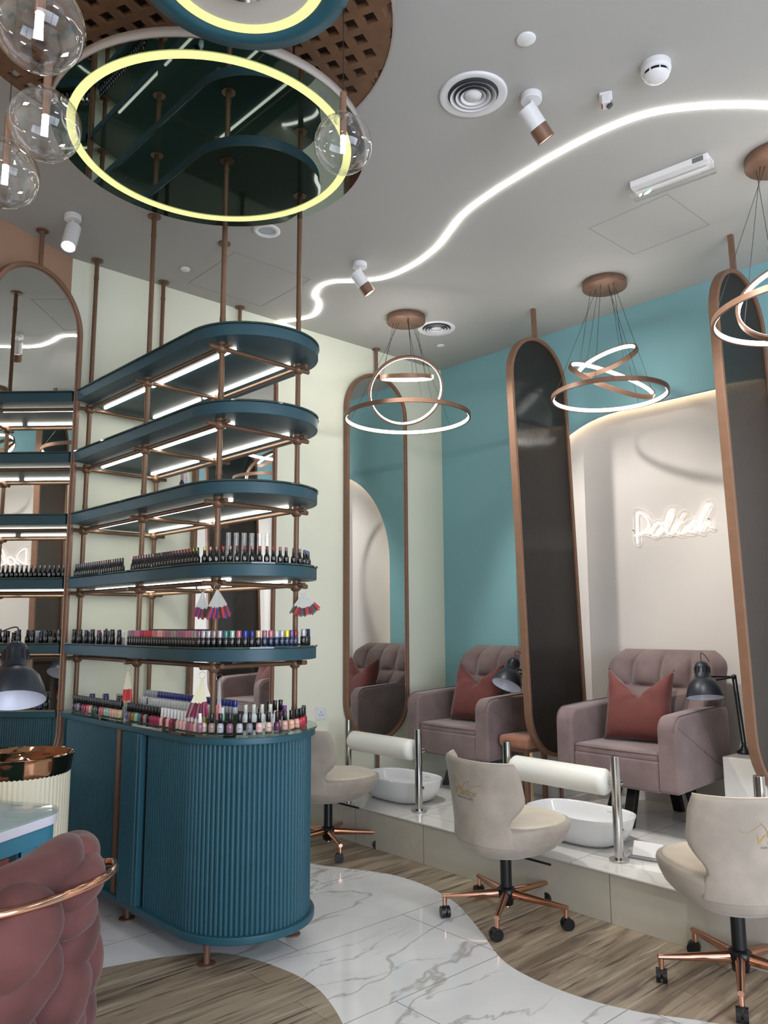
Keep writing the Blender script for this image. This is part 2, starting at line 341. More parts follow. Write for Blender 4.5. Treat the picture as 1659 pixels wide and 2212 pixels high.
# rear wall with the shop window
rw = MB(); WX0, WX1, WZ1 = -1.6, 2.8, 2.8
rw.box(((X0 + WX0) / 2, Y0 - 0.05, ZC / 2), (WX0 - X0, 0.1, ZC)); rw.box(((WX1 + XW) / 2, Y0 - 0.05, ZC / 2), (XW - WX1, 0.1, ZC)); rw.box(((WX0 + WX1) / 2, Y0 - 0.05, (ZC + WZ1) / 2), (WX1 - WX0, 0.1, ZC - WZ1))
rw.box(((WX0 + WX1) / 2, Y0 - 0.05, 0.1), (WX1 - WX0, 0.1, 0.2)); struct(rw.obj('wall_rear', CREAM))
wf = MB()
for x in (WX0, -0.13, 1.34, WX1): wf.box((x, Y0 - 0.05, 1.5), (0.06, 0.06, 2.6))
for z in (0.2, 2.78): wf.box(((WX0 + WX1) / 2, Y0 - 0.05, z), (WX1 - WX0, 0.06, 0.06))
struct(wf.obj('window_1', BLACKM))
# teal cladding with the arched opening (in Y, z), extruded in X from XT to XT + .02
AY0, AY1, AZ, AR = 3.68, -0.6, 2.785, 0.9
arch = [(AY0, ZP - 0.3)] + [(AY0 - AR + AR * cos(radians(a)), AZ - AR + AR * sin(radians(a))) for a in range(0, 91, 5)] + [(AY1 + AR + AR * cos(radians(a)), AZ - AR + AR * sin(radians(a))) for a in range(90, 181, 5)] + [(AY1, ZP - 0.3)]
def ringwall(z_from, x0, x1):
    m = MB(); out = [(YC, arch[0][1]), (YC, ZC), (Y0, ZC), (Y0, arch[-1][1])]
    # strips between the arch and the border
    def q(a, b, c, d):
        vs = [(x0, *a), (x0, *b), (x0, *c), (x0, *d)]; m.add(vs, [(0, 1, 2, 3)], 0, False)
    q((YC, arch[0][1]), (YC, ZC), (AY0, ZC), (AY0, arch[0][1])); q((AY1, arch[0][1]), (AY1, ZC), (Y0, ZC), (Y0, arch[0][1]))
    for i in range(1, len(arch) - 2):
        a, b = arch[i], arch[i + 1]
        q(a, (a[0], ZC), (b[0], ZC), b)
    for i in range(len(arch) - 1):
        a, b = arch[i], arch[i + 1]; vs = [(x0, *a), (x0, *b), (x1, *b), (x1, *a)]; m.add(vs, [(0, 1, 2, 3)], 0, True)
    return m
struct(ringwall(0, XT, XT + 0.03).obj('wall_right_cladding', TEALW))
ls = MB(); ap = [(a[0] - 0.004 if i < 12 else a[0], a[1]) for i, a in enumerate(arch)]
for i in range(len(arch) - 1):
    a, b = arch[i], arch[i + 1]; vs = [(XT + 0.03, *a), (XT + 0.03, *b), (XT + 0.058, *b), (XT + 0.058, *a)]; ls.add(vs, [(0, 1, 2, 3)], 0, True)
tag(ls.obj('arch_light_strip', WARM), 'warm light strip hidden around the edge of the arched white niche', 'light strip')
# raised pedicure platform
pf = MB(); pf.box(((XP + XW) / 2, (YC + Y0) / 2, (ZP - 0.012) / 2), (XW - XP, YC - Y0, ZP - 0.012)); o = pf.obj('platform', PLFRONT); struct(o)
pt = MB(); pt.box(((XP - 0.012 + XW) / 2, (YC + Y0) / 2, ZP - 0.006), (XW - XP + 0.012, YC - Y0, 0.012)); o = pt.obj('platform_top', PLTOP, bevel=0.004); struct(o)
# wood floor inlays
wb = [(2.62, 4.42), (2.70, 4.05), (2.80, 3.80), (2.849, 3.672), (2.95, 3.47), (3.024, 3.284), (3.03, 3.05), (2.98, 2.83), (2.914, 2.678), (2.76, 2.42), (2.62, 2.20), (2.572, 2.02), (2.575, 1.80), (2.63, 1.60), (2.74, 1.40), (2.86, 1.1), (2.9, 0.6), (2.7, 0.1), (2.5, -0.5), (2.6, -1.2), (2.8, -2.0)]
cv = spline([(a, b, 0) for a, b in wb], 6); poly = [(p.x, p.y) for p in cv] + [(XP, -2.0), (XP, 4.42)]
struct(MB().prism(poly, 0.0, 0.0012).obj('floor_wood_inlay_platform', WOOD))
wl = [(-0.4, 3.4), (0.6, 3.42), (1.1, 3.33), (1.375, 3.225), (1.60, 3.155), (1.788, 3.05), (1.87, 2.90), (1.906, 2.752), (1.92, 2.60), (1.898, 2.442), (1.817, 2.234), (1.68, 2.0), (1.42, 1.7), (1.1, 1.45), (0.6, 1.25), (0.0, 1.2), (-0.6, 1.6), (-0.9, 2.4), (-0.75, 3.1)]
cv = spline([(a, b, 0) for a, b in wl], 6, True)
struct(MB().prism([(p.x, p.y) for p in cv], 0.0, 0.0012).obj('floor_wood_inlay_salon', WOOD))
# ceiling access hatches (thin shadow gaps round flush panels)
def hatch(x0, y0, x1, y1, nm):
    m = MB(); g = 0.004
    m.band([(x0, y0), (x1, y0), (x1, y1), (x0, y1)], [(x0 + g, y0 + g), (x1 - g, y0 + g), (x1 - g, y1 - g), (x0 + g, y1 - g)], ZC - 0.0012, ZC + 0.001, smooth=False)
    return m.obj(nm, mat('hatch_gap', (150, 146, 142), 0.8))
t = hatch(3.517, 1.75, 3.98, 2.21, 'access_hatch'); tag(t, 'square flush access hatch in the ceiling below the emergency light', 'hatch', 'flush ceiling hatches')
t = hatch(2.214, 3.727, 2.762, 4.285, 'access_hatch'); tag(t, 'large square flush access hatch in the ceiling near the cream wall, behind the shelf rods', 'hatch', 'flush ceiling hatches')
# ------------------------------------------------------------------ display cabinet, worktop and shelving rack
RB, VC0, UC0 = 0.32, 0.08, 0.215          # rounded end: radius and centre in rack coordinates
PNW = PN; MIRO = Vector((1.297, 4.201)); PDW = MIRO.dot(PN) + 0.028
def world_clip(poly):
    W = [ul(u, v).xy for u, v in poly]; W = clip(W, PNW, PDW); return clip(W, Vector((0, -1)), -(YC - 0.004))
def stadium(r, n=40, vend=1.7): 
    return [(UC0 - r, vend)] + [(UC0 + r * cos(radians(a)), VC0 + r * sin(radians(a))) for a in [180 + 180 * i / n for i in range(n + 1)]] + [(UC0 + r, vend)]
shelf_z = [2.600, 2.250, 1.901, 1.550, 1.198]
cab = thing('display_cabinet', 'teal fluted cabinet with a rounded end under the nail polish shelves', 'cabinet', ul(0.2, 0.6))
inv = Matrix.Translation(-ul(0.2, 0.6))
def loc(o, par=None): o.parent = par; o.matrix_parent_inverse = Matrix.Translation(-par.location); return o
body = MB(); body.prism(world_clip(stadium(RB - 0.035)), 0.135, 0.868); loc(body.obj('body', TEAL), cab)
pl_ = MB(); pl_.prism(world_clip(stadium(RB - 0.006)), 0.108, 0.138); loc(pl_.obj('plinth_rim', TEAL, bevel=0.004), cab)
lip = MB(); lip.prism(world_clip(stadium(RB - 0.008)), 0.866, 0.894); loc(lip.obj('top_rim', TEAL, bevel=0.003), cab)
def flutes(path, pitch, depth, z0, z1, name, parent):
    """half-round ribs along a polyline of (u, v)"""
    P = [ul(u, v).xy for u, v in path]; L = [0]
    for i in range(1, len(P)): L.append(L[-1] + (P[i] - P[i - 1]).length)
    n = max(1, int(round(L[-1] / pitch))); m = MB()
    def at(s):
        s = min(max(s, 0), L[-1])
        for i in range(1, len(L)):
            if s <= L[i] + 1e-9:
                t = (s - L[i - 1]) / max(1e-9, L[i] - L[i - 1]); d = (P[i] - P[i - 1]).normalized(); return P[i - 1].lerp(P[i], t), d
        return P[-1], (P[-1] - P[-2]).normalized()
    h = L[-1] / n
    pts = []
    for k in range(n):
        for j in range(7):
            a = pi * j / 6; s = h * (k + 0.5) - cos(a) * h * 0.47; p, d = at(s); nn = Vector((d.y, -d.x)); 
            pts.append(p + nn * (sin(a) * depth))
    vs = [(p.x, p.y, z0) for p in pts] + [(p.x, p.y, z1) for p in pts]; N = len(pts); fs = []; sm = []
    for i in range(N - 1): fs.append((i, i + 1, N + i + 1, N + i))
    m.add(vs, fs, 0, True); o = m.obj(name, TEAL); 
    return loc(o, parent)
rr = RB - 0.035
side = [(UC0 - rr, 0.405), (UC0 - rr, VC0)] + [(UC0 + rr * cos(radians(a)), VC0 + rr * sin(radians(a))) for a in range(184, 361, 4)] + [(UC0 + rr, 1.42)]
side = [(u, v) for (u, v) in side]
# ribs must face outwards: walk so that the right-hand normal points out
flutes(side, 0.0205, 0.010, 0.137, 0.867, 'fluted_panel', cab)
SL = UC0 - rr - 0.030
flutes([(SL, 0.600), (SL, 0.452)], 0.0125, 0.0045, 0.14, 0.865, 'narrow_door', cab)
def pbox(nm, u0, u1, v0, v1, m, bev=0.0, z0=0.135, z1=0.866):
    q = MB(); q.prism([tuple(ul(a_, b_).xy) for a_, b_ in ((u0, v0), (u1, v0), (u1, v1), (u0, v1))], z0, z1); return loc(q.obj(nm, m, bevel=bev), cab)
pbox('door_slab', SL, UC0 - rr + 0.002, 0.428, 0.602, TEAL, 0.004, 0.128)
pbox('gap_shade_strip', UC0 - rr - 0.003, UC0 - rr + 0.002, 0.406, 0.427, mat('dark_gap', (6, 10, 12), 0.9))  # solid near-black strip painted for the shade in the door gap
pbox('copper_strip', UC0 - rr - 0.016, UC0 - rr + 0.002, 0.655, 0.690, COPPER)
flutes([(UC0 - rr, 0.914), (UC0 - rr, 0.692)], 0.0125, 0.0045, 0.137, 0.867, 'left_door', cab); flutes([(UC0 - rr, 1.30), (UC0 - rr, 0.920)], 0.0125, 0.0045, 0.137, 0.867, 'left_door', cab)
for (u, v) in ((0, 0), (0.43, 0), (0, 0.69), (0.43, 0.69), (0, 1.36), (0.43, 1.36)):
    p = ul(u, v); lg = MB(); lg.cyl((p.x, p.y, 0.004), (p.x, p.y, 0.11), 0.0125, 16); lg.cyl((p.x, p.y, 0.055), (p.x, p.y, 0.075), 0.0138, 16); lg.cyl((p.x, p.y, 0), (p.x, p.y, 0.006), 0.037, 24); loc(lg.obj('leg', COPPER), cab)
ct = MB(); ct.prism(world_clip(stadium(RB)), 0.8962, 0.906); ct = ct.obj('glass_countertop', TABGLASS); tag(ct, 'clear glass worktop on the teal fluted cabinet, crowded with bottles', 'worktop')
tp = MB(); tp.prism(world_clip(stadium(RB - 0.012)), 0.8935, 0.8955); loc(tp.obj('cabinet_top', mat('green_back_painted', (122, 146, 140), 0.2)), cab)

rack = thing('shelving_rack', 'tall rack of five teal rounded shelves on copper rods reaching the ceiling', 'shelf rack', ul(0.2, 0.6, 0.906))
def rl(o, par=rack): o.parent = par; o.matrix_parent_inverse = Matrix.Translation(-rack.location) if par is rack else Matrix.Translation(-rack.location); return o
posts = [(u, v) for v in (0, 0.690, 1.3835) for u in (0, 0.4295)]
balls_z = [z - 0.025 for z in shelf_z]
for (u, v) in posts:
    p = ul(u, v); m = MB(); top = ZC
    m.cyl((p.x, p.y, 0.9065), (p.x, p.y, top), 0.0125, 14)
    for z in [0.975] + [z + 0.075 + 0.045 for z in shelf_z] + [ZC - 0.10]: m.cyl((p.x, p.y, z - 0.022), (p.x, p.y, z), 0.0142, 14)
    m.cyl((p.x, p.y, top - 0.008), (p.x, p.y, top), 0.034, 20)
    o = m.obj('post', BRONZE); o.parent = rack; o.matrix_parent_inverse = Matrix.Translation(-rack.location)
    for z in shelf_z: 
        f = MB(); f.cyl((p.x, p.y, z + 0.059), (p.x, p.y, z + 0.064), 0.033, 20); f.obj('flange', BRONZE, o); f = MB(); f.sphere((p.x, p.y, z - 0.026), 0.0265, 18, 12); f.cyl((p.x, p.y, z - 0.012), (p.x, p.y, z + 0.001), 0.022, 16); f.obj('ball_joint', BRONZE, o)
for z in balls_z:
    for (a, b) in [((-0.065, 0), (0.4945, 0)), ((-0.065, 0.69), (0.4945, 0.69)), ((-0.065, 1.3835), (0.4945, 1.3835))]:
        m = MB(); m.cyl(ul(*a, z), ul(*b, z), 0.0105, 12); o = m.obj('cross_rod', BRONZE); o.parent = rack; o.matrix_parent_inverse = Matrix.Translation(-rack.location)
    for u in (0, 0.4295):
        m = MB(); m.cyl(ul(u, -0.065, z + 0.004), ul(u, 1.43, z + 0.004), 0.0105, 12); o = m.obj('long_rod', BRONZE); o.parent = rack; o.matrix_parent_inverse = Matrix.Translation(-rack.location)
for k, z in enumerate(shelf_z):
    m = MB(); m.prism(world_clip(stadium(RB - 0.006)), z, z + 0.052); o = m.obj('shelf', TEALD, bevel=0.003); o.parent = rack; o.matrix_parent_inverse = Matrix.Translation(-rack.location)
    g = MB(); g.prism(world_clip(stadium(RB)), z + 0.0525, z + 0.0595); g = g.obj('glass_top', GLASST, o)
    if k < 4:
        for u in (0.083, 0.392):
            for v0, v1 in (((0.02, 0.80), (0.84, 1.37))): 
                s = MB(); s.prism([tuple(ul(a, b).xy) for a, b in ((u - 0.006, v0), (u + 0.006, v0), (u + 0.006, v1), (u - 0.006, v1))], z - 0.008, z - 0.0005); s.obj('light_strip', STRIPW, o)
    else:
        s = MB(); s.prism([tuple(ul(a, b).xy) for a, b in ((0.386, 0.1), (0.398, 0.1), (0.398, 1.3), (0.386, 1.3))], z - 0.008, z - 0.0005); s.obj('light_strip', STRIPW, o)

# ------------------------------------------------------------------ mirrors and dividers
def pill_frame(w, z0, z1, fw, d, M):
    """frame band; local x across, z up, y depth"""
    out = capsule(w, z0, z1); inn = capsule(w - 2 * fw, z0 + fw, z1 - fw)
    T = M @ Matrix(((1, 0, 0, 0), (0, 0, -1, 0), (0, 1, 0, 0), (0, 0, 0, 1)))
    return MB().band(out, inn, -d / 2, d / 2, 0, T)
def mirror(x, y, ang, label):
    t = thing('arched_mirror', label, 'mirror', (x, y, 0), ang, 'pill-shaped copper framed mirrors')
    I = Matrix.Identity(4)
    pill_frame(0.615, 0.50, 3.275, 0.022, 0.046, I).obj('frame', FRAMEC, t, bevel=0.004)
    pill_frame(0.575, 0.52, 3.255, 0.010, 0.030, Matrix.Translation((0, 0.004, 0))).obj('inner_frame', COPPER, t, bevel=0.002)
    T = Matrix(((1, 0, 0, 0), (0, 0, -1, 0), (0, 1, 0, 0), (0, 0, 0, 1)))
    MB().prism(capsule(0.562, 0.527, 3.248), -0.004, 0.004, M=Matrix.Translation((0, -0.004, 0)) @ T).obj('mirror_glass', MIRROR, t)
    for z0, z1 in ((3.27, ZC), (0.0, 0.505)):
        m = MB(); m.cyl((0, 0, z0), (0, 0, z1), 0.0125, 14); m.cyl((0, 0, ZC - 0.008), (0, 0, ZC), 0.032, 20) if z1 == ZC else m.cyl((0, 0, 0), (0, 0, 0.006), 0.032, 20); m.obj('hanging_rod' if z1 == ZC else 'lower_rod', COPPER, t)
    return t
t = mirror(3.895, YC - 0.035, 0, 'tall copper-framed mirror on the cream wall beside the teal wall')
for c in t.children:
    if c.name.startswith('lower_rod'): c.location.z = ZP; c.scale.z = (0.505 - ZP) / 0.505
mirror(2.660, YC - 0.035, 0, 'tall copper-framed mirror on the cream wall, seen through the polish shelves')
mirror(MIRO.x, MIRO.y, atan2(PK.y, PK.x), 'tall copper-framed mirror against the dusty pink wall, left of the shelves')

fl = bpy.data.materials.new('dark_fluted_acrylic'); fl.use_nodes = True; nt = fl.node_tree; b = nt.nodes['Principled BSDF']
b.inputs['Base Color'].default_value = lin((30, 29, 28)); b.inputs['Roughness'].default_value = 0.12; b.inputs['Specular IOR Level'].default_value = 0.6
tc = nt.nodes.new('ShaderNodeTexCoord'); wv = nt.nodes.new('ShaderNodeTexWave'); wv.wave_type = 'BANDS'; wv.bands_direction = 'X'; wv.inputs['Scale'].default_value = 38; wv.inputs['Distortion'].default_value = 0.35; wv.inputs['Detail'].default_value = 1.5; wv.inputs['Detail Scale'].default_value = 0.4
nt.links.new(tc.outputs['Object'], wv.inputs['Vector']); bp = nt.nodes.new('ShaderNodeBump'); bp.inputs['Strength'].default_value = 0.55; bp.inputs['Distance'].default_value = 0.0022
nt.links.new(wv.outputs['Fac'], bp.inputs['Height']); nt.links.new(bp.outputs[0], b.inputs['Normal'])
def divider(x, y, tilt, label, base):
    t = thing('room_divider', label, 'divider', (x, y, ZC), 0, 'pill-shaped dark dividers between the chairs')
    I = Matrix.Rotation(tilt, 4, 'Y'); z = -ZC
    T = Matrix(((1, 0, 0, 0), (0, 0, -1, 0), (0, 1, 0, 0), (0, 0, 0, 1)))
    pill_frame(0.615, z + 0.50, z + 3.275, 0.024, 0.05, I).obj('frame', FRAMEC, t, bevel=0.004)
    MB().prism(capsule(0.568, z + 0.523, z + 3.251), -0.010, 0.010, M=I @ T).obj('fluted_panel', fl, t)
    m = MB(); m.add([], []); m.box((0, 0, -0.105), (0.026, 0.026, 0.214), M=I); m.obj('hanging_rod', COPPER, t)
    m = MB(); p = I @ Vector((0, 0, z + 0.505)); q = Vector((p.x + 0.01, 0, ZP - ZC)); m.cyl(q, p, 0.0125, 14); m.cyl(q, q + Vector((0, 0, 0.006)), 0.034, 20); m.obj('foot_rod', COPPER, t)
divider(4.185, 3.092, -radians(2.3), 'dark fluted pill-shaped divider between the two armchairs', 0)
divider(4.178, 1.728, -radians(2.6), 'dark fluted pill-shaped divider right of the neon sign', 0)
# ------------------------------------------------------------------ ceiling fittings
def basis(n, c):
    n = Vector(n).normalized(); a = n.cross(Vector((0, 0, 1)) if abs(n.z) < 0.95 else Vector((1, 0, 0))).normalized(); b = n.cross(a)
    return Matrix(((a.x, b.x, n.x, c[0]), (a.y, b.y, n.y, c[1]), (a.z, b.z, n.z, c[2]), (0, 0, 0, 1)))
def ring(parent, c, n, r, h=0.028, t=0.012, up=True):
    M = basis(n, c); n_ = 96
    o = circ(0, 0, r + t / 2, n_); i_ = circ(0, 0, r - t / 2, n_); j_ = circ(0, 0, r - t / 2 - 0.003, n_); k_ = circ(0, 0, r - t / 2 + 0.001, n_)
    f = MB().band(o, i_, -h / 2, h / 2, 0, M).obj('ring_frame', COPPER, parent)
    MB().band(k_, j_, -h / 2 + 0.003, h / 2 - 0.003, 0, M).obj('light_band', RINGW, f)
    return M
def pendant(x, y, specs, label):
    t = thing('ring_pendant_lamp', label, 'pendant lamp', (x, y, ZC), 0, 'copper ring pendant lamps')
    m = MB(); m.lathe([(0.118, 0.0), (0.136, -0.006), (0.137, -0.042), (0.134, -0.046), (0.0, -0.046)], n=48); m.obj('canopy', COPPER, t, fix=True)
    k = 0
    for (c, n, r) in specs:
        M = ring(t, Vector(c) - Vector((x, y, ZC)), n, r)
        for a in (0.5, 2.6, 4.7):
            e = M @ Vector((r * cos(a), r * sin(a), 0)); s = Vector((0.085 * cos(a + k * 0.5), 0.085 * sin(a + k * 0.5), -0.046))
            # the wire leaves the canopy on the side it hangs to
            d = Vector((e.x, e.y, 0)); d = d.normalized() if d.length > 0.01 else Vector((1, 0, 0)); s = d * (0.05 + 0.02 * k) + Vector((0, 0, -0.046))
            w = MB(); w.cyl(s, e, 0.0013, 6); w.cyl(s, s + Vector((0, 0, 0.004)), 0.004, 8); w.obj('suspension_wire', BLACKP, t)
        k += 1
    return t
pendant(3.62, 3.765, [((3.58, 3.72, 2.74), (0, 0, 1), 0.425), ((3.61, 3.76, 2.94), (0.37, 0.65, 0.66), 0.255), ((3.60, 3.74, 3.03), (-0.15, -0.16, 0.976), 0.18)], 'copper ring pendant nearest the cream wall, with one ring hanging upright')
pendant(4.17, 2.525, [((4.15, 2.515, 2.735), (0, 0, 1), 0.345), ((4.182, 2.514, 2.842), (-0.146, -0.577, 0.803), 0.27), ((4.191, 2.544, 2.977), (-0.618, 0.007, 0.787), 0.19)], 'copper ring pendant between the two dark dividers, above the neon sign')
pendant(3.585, 1.25, [((3.63, 1.18, 2.715), (0, 0, 1), 0.40), ((3.62, 1.17, 2.792), (-0.815, -0.174, 0.553), 0.30), ((3.66, 1.17, 3.05), (0, 0, 1), 0.16)], 'copper ring pendant cut by the right edge of the view')

led = [(3.0, 4.42), (3.029, 4.395), (3.088, 4.281), (3.115, 4.156), (3.03, 3.992), (2.925, 3.90), (2.868, 3.77), (2.886, 3.658), (3.0, 3.537), (3.095, 3.38), (3.10, 3.137), (3.045, 2.902), (2.97, 2.74), (2.89, 2.557), (2.845, 2.33), (2.826, 2.121), (2.815, 1.928), (2.823, 1.682), (2.868, 1.49), (2.972, 1.338), (3.105, 1.203), (3.25, 1.08), (3.35, 0.9), (3.3, 0.6), (3.1, 0.2), (3.0, -0.4), (3.1, -1.2)]
cv = spline([(a, b, 0) for a, b in led], 6)
m = MB(); L = []; Rr = []
for i, p in enumerate(cv):
    d = (cv[min(i + 1, len(cv) - 1)] - cv[max(i - 1, 0)]).normalized(); nn = Vector((-d.y, d.x, 0)); L.append(tuple((p + nn * 0.0105).xy)); Rr.append(tuple((p - nn * 0.0105).xy))
m.band(L, Rr, ZC - 0.008, ZC + 0.002, closed=False); tag(m.obj('ceiling_light_line', LEDW), 'long wavy white light strip snaking across the ceiling', 'light strip')

def track_spot(x, y, d, label, on=False):
    t = thing('ceiling_spotlight', label, 'spotlight', (x, y, ZC), 0, 'white and copper ceiling spotlights')
    m = MB(); m.cyl((0, 0, -0.03), (0, 0, 0), 0.043, 24); m.obj('mount', WHITEP, t, bevel=0.003)
    d = Vector(d).normalized(); h = Vector((0, 0, -0.10)); side = d.cross(Vector((0, 0, 1))).normalized()
    m = MB(); m.cyl((0, 0, -0.03), (0, 0, -0.075), 0.006, 10); m.cyl((0, 0, -0.07), h + side * 0.0 - d * 0.0, 0.006, 10); m.obj('arm', WHITEP, t)
    a = h - d * 0.045; b = h + d * 0.045; c = h + d * 0.105; o = MB().cyl(a, b, 0.038, 24).obj('housing', WHITEP, t, bevel=0.002)
    mm = MB(); mm.cyl(b, c, 0.038, 24, caps=False); mm.cyl(b + d * 0.002, c - d * 0.002, 0.034, 24, caps=False); mm.obj('copper_shade' if not on else 'white_shade', COPPER if not on else WHITEP, t)
    f = MB(); f.cyl(c - d * (0.03 if not on else 0.004), c - d * (0.028 if not on else 0.002), 0.033, 24); f.obj('lamp_face', SPOTE if on else BULB, t)
    light('spot_beam', 'SPOT', tuple(Vector((x, y, ZC)) + c), 85 if not on else 16, (1.0, 0.96, 0.9) if not on else (0.9, 0.95, 1), 0.03, tuple(Vector((x, y, ZC)) + c + d), angle=70)
    return t
track_spot(2.402, 1.748, (0.62, -0.18, -0.76), 'white spotlight with a copper shade beside the big round air vent')
track_spot(2.846, 3.354, (0.55, -0.25, -0.80), 'white spotlight with a copper shade at the middle of the wavy light strip')
track_spot(1.362, 3.934, (-0.25, -0.30, -0.92), 'all-white spotlight, switched on, near the dusty pink wall', on=True)

def vent(x, y, r, label):
    t = thing('round_air_vent', label, 'air vent', (x, y, ZC), 0, 'round ceiling air vents')
    MB().lathe([(r, 0), (r, -0.004), (r * 0.94, -0.010), (r * 0.72, 0.0)], n=64, caps=False).obj('flange', WHITEP, t)
    MB().cyl((0, 0, -0.0006), (0, 0, -0.001), r * 0.78, 48).obj('dark_throat', GREYP, t)
    for q in (0.66, 0.50, 0.36): MB().lathe([(r * q, -0.012), (r * (q + 0.02), -0.014), (r * (q - 0.09), -0.002), (r * (q - 0.11), -0.002), (r * q, -0.012)], n=64, caps=False).obj('cone_ring', WHITEP, t)
    MB().lathe([(r * 0.26, -0.004), (r * 0.25, -0.008), (0, -0.012)], n=40, caps=False).obj('centre_cone', WHITEP, t)
vent(2.224, 1.905, 0.139, 'large round white air vent on the ceiling beside the copper spotlight')
vent(3.939, 3.775, 0.139, 'smaller-looking round white air vent behind the pendant nearest the cream wall')
def disc(x, y, r, label, nm='blank_ceiling_cap', h=0.008):
    o = MB().lathe([(r, 0), (r, -h * 0.6), (r * 0.9, -h), (0, -h)], (x, y, ZC), 40).obj(nm, WHITEP, fix=True); tag(o, label, 'ceiling cap', 'plain white ceiling discs')
disc(2.137, 1.569, 0.036, 'plain white ceiling disc above the large air vent, nearest the camera')
disc(2.101, 4.109, 0.03, 'small white ceiling disc beside the left access hatch', h=0.012)
disc(4.22, 4.0, 0.03, 'small white ceiling disc near the corner of the teal wall')
t = thing('smoke_detector', 'white domed smoke detector on the ceiling, top right', 'smoke detector', (2.622, 1.32, ZC))
MB().lathe([(0.056, 0), (0.057, -0.022), (0.054, -0.034), (0.046, -0.036)], n=40, caps=False).obj('base', WHITEP, t)
MB().lathe([(0.043, -0.034), (0.043, -0.047)], n=40, caps=False).obj('vent_slot', BLACKP, t)
MB().lathe([(0.048, -0.047), (0.047, -0.052), (0.036, -0.062), (0.02, -0.068), (0, -0.069)], n=40, caps=False).obj('dome', WHITEP, t)
for k in range(8): a = k * pi / 4; MB().box((0.046 * cos(a), 0.046 * sin(a), -0.041), (0.006, 0.004, 0.014), rot=a).obj('rib', WHITEP, t)
t = thing('motion_sensor', 'small white box sensor on the ceiling between spotlight and smoke detector', 'sensor', (2.63, 1.545, ZC), 0.5)
MB().box((0, 0, -0.006), (0.05, 0.05, 0.012)).obj('base', WHITEP, t, bevel=0.003)
MB().box((0, 0, -0.03), (0.048, 0.034, 0.038)).obj('housing', WHITEP, t, bevel=0.004)
MB().cyl((0, -0.012, -0.049), (0, -0.016, -0.055), 0.013, 20).obj('lens', GREYP, t); MB().box((0, 0.016, -0.049), (0.03, 0.006, 0.002)).obj('red_mark', mat('red_mark', (150, 40, 36), 0.5), t)
t = thing('emergency_light', 'white emergency light with a clear ribbed cover on the ceiling', 'emergency light', (3.345, 1.640, ZC), atan2(-0.345, 0.045))
MB().box((0, 0, -0.018), (0.37, 0.092, 0.036)).obj('housing', WHITEP, t, bevel=0.003)
cv_ = MB()
prof = [(-0.052, -0.034), (-0.056, -0.050), (-0.046, -0.066), (-0.020, -0.070), (-0.012, -0.062), (0.012, -0.062), (0.020, -0.070), (0.046, -0.066), (0.056, -0.050), (0.052, -0.034)]
vs = [(x, y, z) for x in (-0.195, 0.195) for (y, z) in prof]; n = len(prof)
cv_.add(vs, [(i, i + 1, n + i + 1, n + i) for i in range(n - 1)], 0, False); cv_.add(vs, [tuple(range(n)), tuple(range(n, 2 * n))[::-1]], 0, False); cv_.obj('clear_cover', CLEAR, t)
MB().cyl((-0.17, 0, -0.047), (0.17, 0, -0.047), 0.008, 12).obj('tube', WHITEP, t)
MB().box((0.14, -0.0465, -0.018), (0.05, 0.002, 0.024)).obj('grey_label', mat('grey_label', (110, 112, 114), 0.5), t)
MB().sphere((-0.10, -0.02, -0.064), 0.0045, 10, 8).obj('indicator', GREENL, t)
t = thing('recessed_downlight', 'recessed white downlight beyond the mirrored ceiling disc', 'downlight', (2.213, 3.396, ZC))
MB().lathe([(0.075, 0), (0.075, -0.005), (0.048, -0.008), (0.046, 0.0)], n=40, caps=False).obj('trim', WHITEP, t)
MB().cyl((0, 0, -0.0005), (0, 0, -0.0015), 0.047, 32).obj('lens', mat('frosted_lens', (176, 184, 192), 0.3), t)

# hanging mirrored disc with a yellow light ring
ZD = 3.075
t = thing('mirrored_ceiling_disc', 'large round dark mirror disc with a glowing yellow ring above the shelves', 'ceiling light', (1.311, 2.37, ZD))
RD = 0.557
MB().lathe([(RD, 0.0), (RD, 0.032), (0, 0.032)], n=96).obj('disc_body', mat('pale_rim', (160, 150, 142), 0.5), t, fix=True)
MB().cyl((0, 0, -0.003), (0, 0, -0.0005), RD - 0.003, 96).obj('dark_mirror', DMIRROR, t)
MB().lathe([(0.503, -0.003), (0.502, -0.008), (0.474, -0.008), (0.473, -0.003)], n=96, caps=False).obj('light_ring', RINGY, t)
for a in (0.7, 2.8, 4.9): MB().cyl((0.4 * cos(a), 0.4 * sin(a), 0.032), (0.4 * cos(a), 0.4 * sin(a), ZC - ZD), 0.004, 8).obj('suspension_rod', BLACKP, t)
ZE = 2.96
t = thing('teal_ring_ceiling_disc', 'round teal disc with a yellow light ring, cut by the top edge', 'ceiling light', (0.896, 1.503, ZE))
MB().lathe([(0.277, 0.0), (0.277, 0.04), (0, 0.04)], n=96).obj('disc_body', TEALW, t, fix=True)
MB().lathe([(0.277, -0.0005), (0.277, -0.004), (0.212, -0.004), (0.212, -0.0005)], n=96, caps=False).obj('teal_border', TEAL, t)
MB().lathe([(0.2105, -0.001), (0.2105, -0.007), (0.184, -0.007), (0.184, -0.001)], n=96, caps=False).obj('light_ring', RINGY, t)
MB().cyl((0, 0, -0.003), (0, 0, -0.0005), 0.183, 64).obj('centre_plate', mat('pale_centre', (190, 186, 178), 0.5), t)
MB().lathe([(0.09, -0.003), (0.088, -0.02), (0.0, -0.022)], n=48, caps=False).obj('centre_boss', CHROME, t)
for a in (0.7, 2.8, 4.9): MB().cyl((0.2 * cos(a), 0.2 * sin(a), 0.04), (0.2 * cos(a), 0.2 * sin(a), ZC - ZE), 0.003, 8).obj('suspension_rod', BLACKP, t)
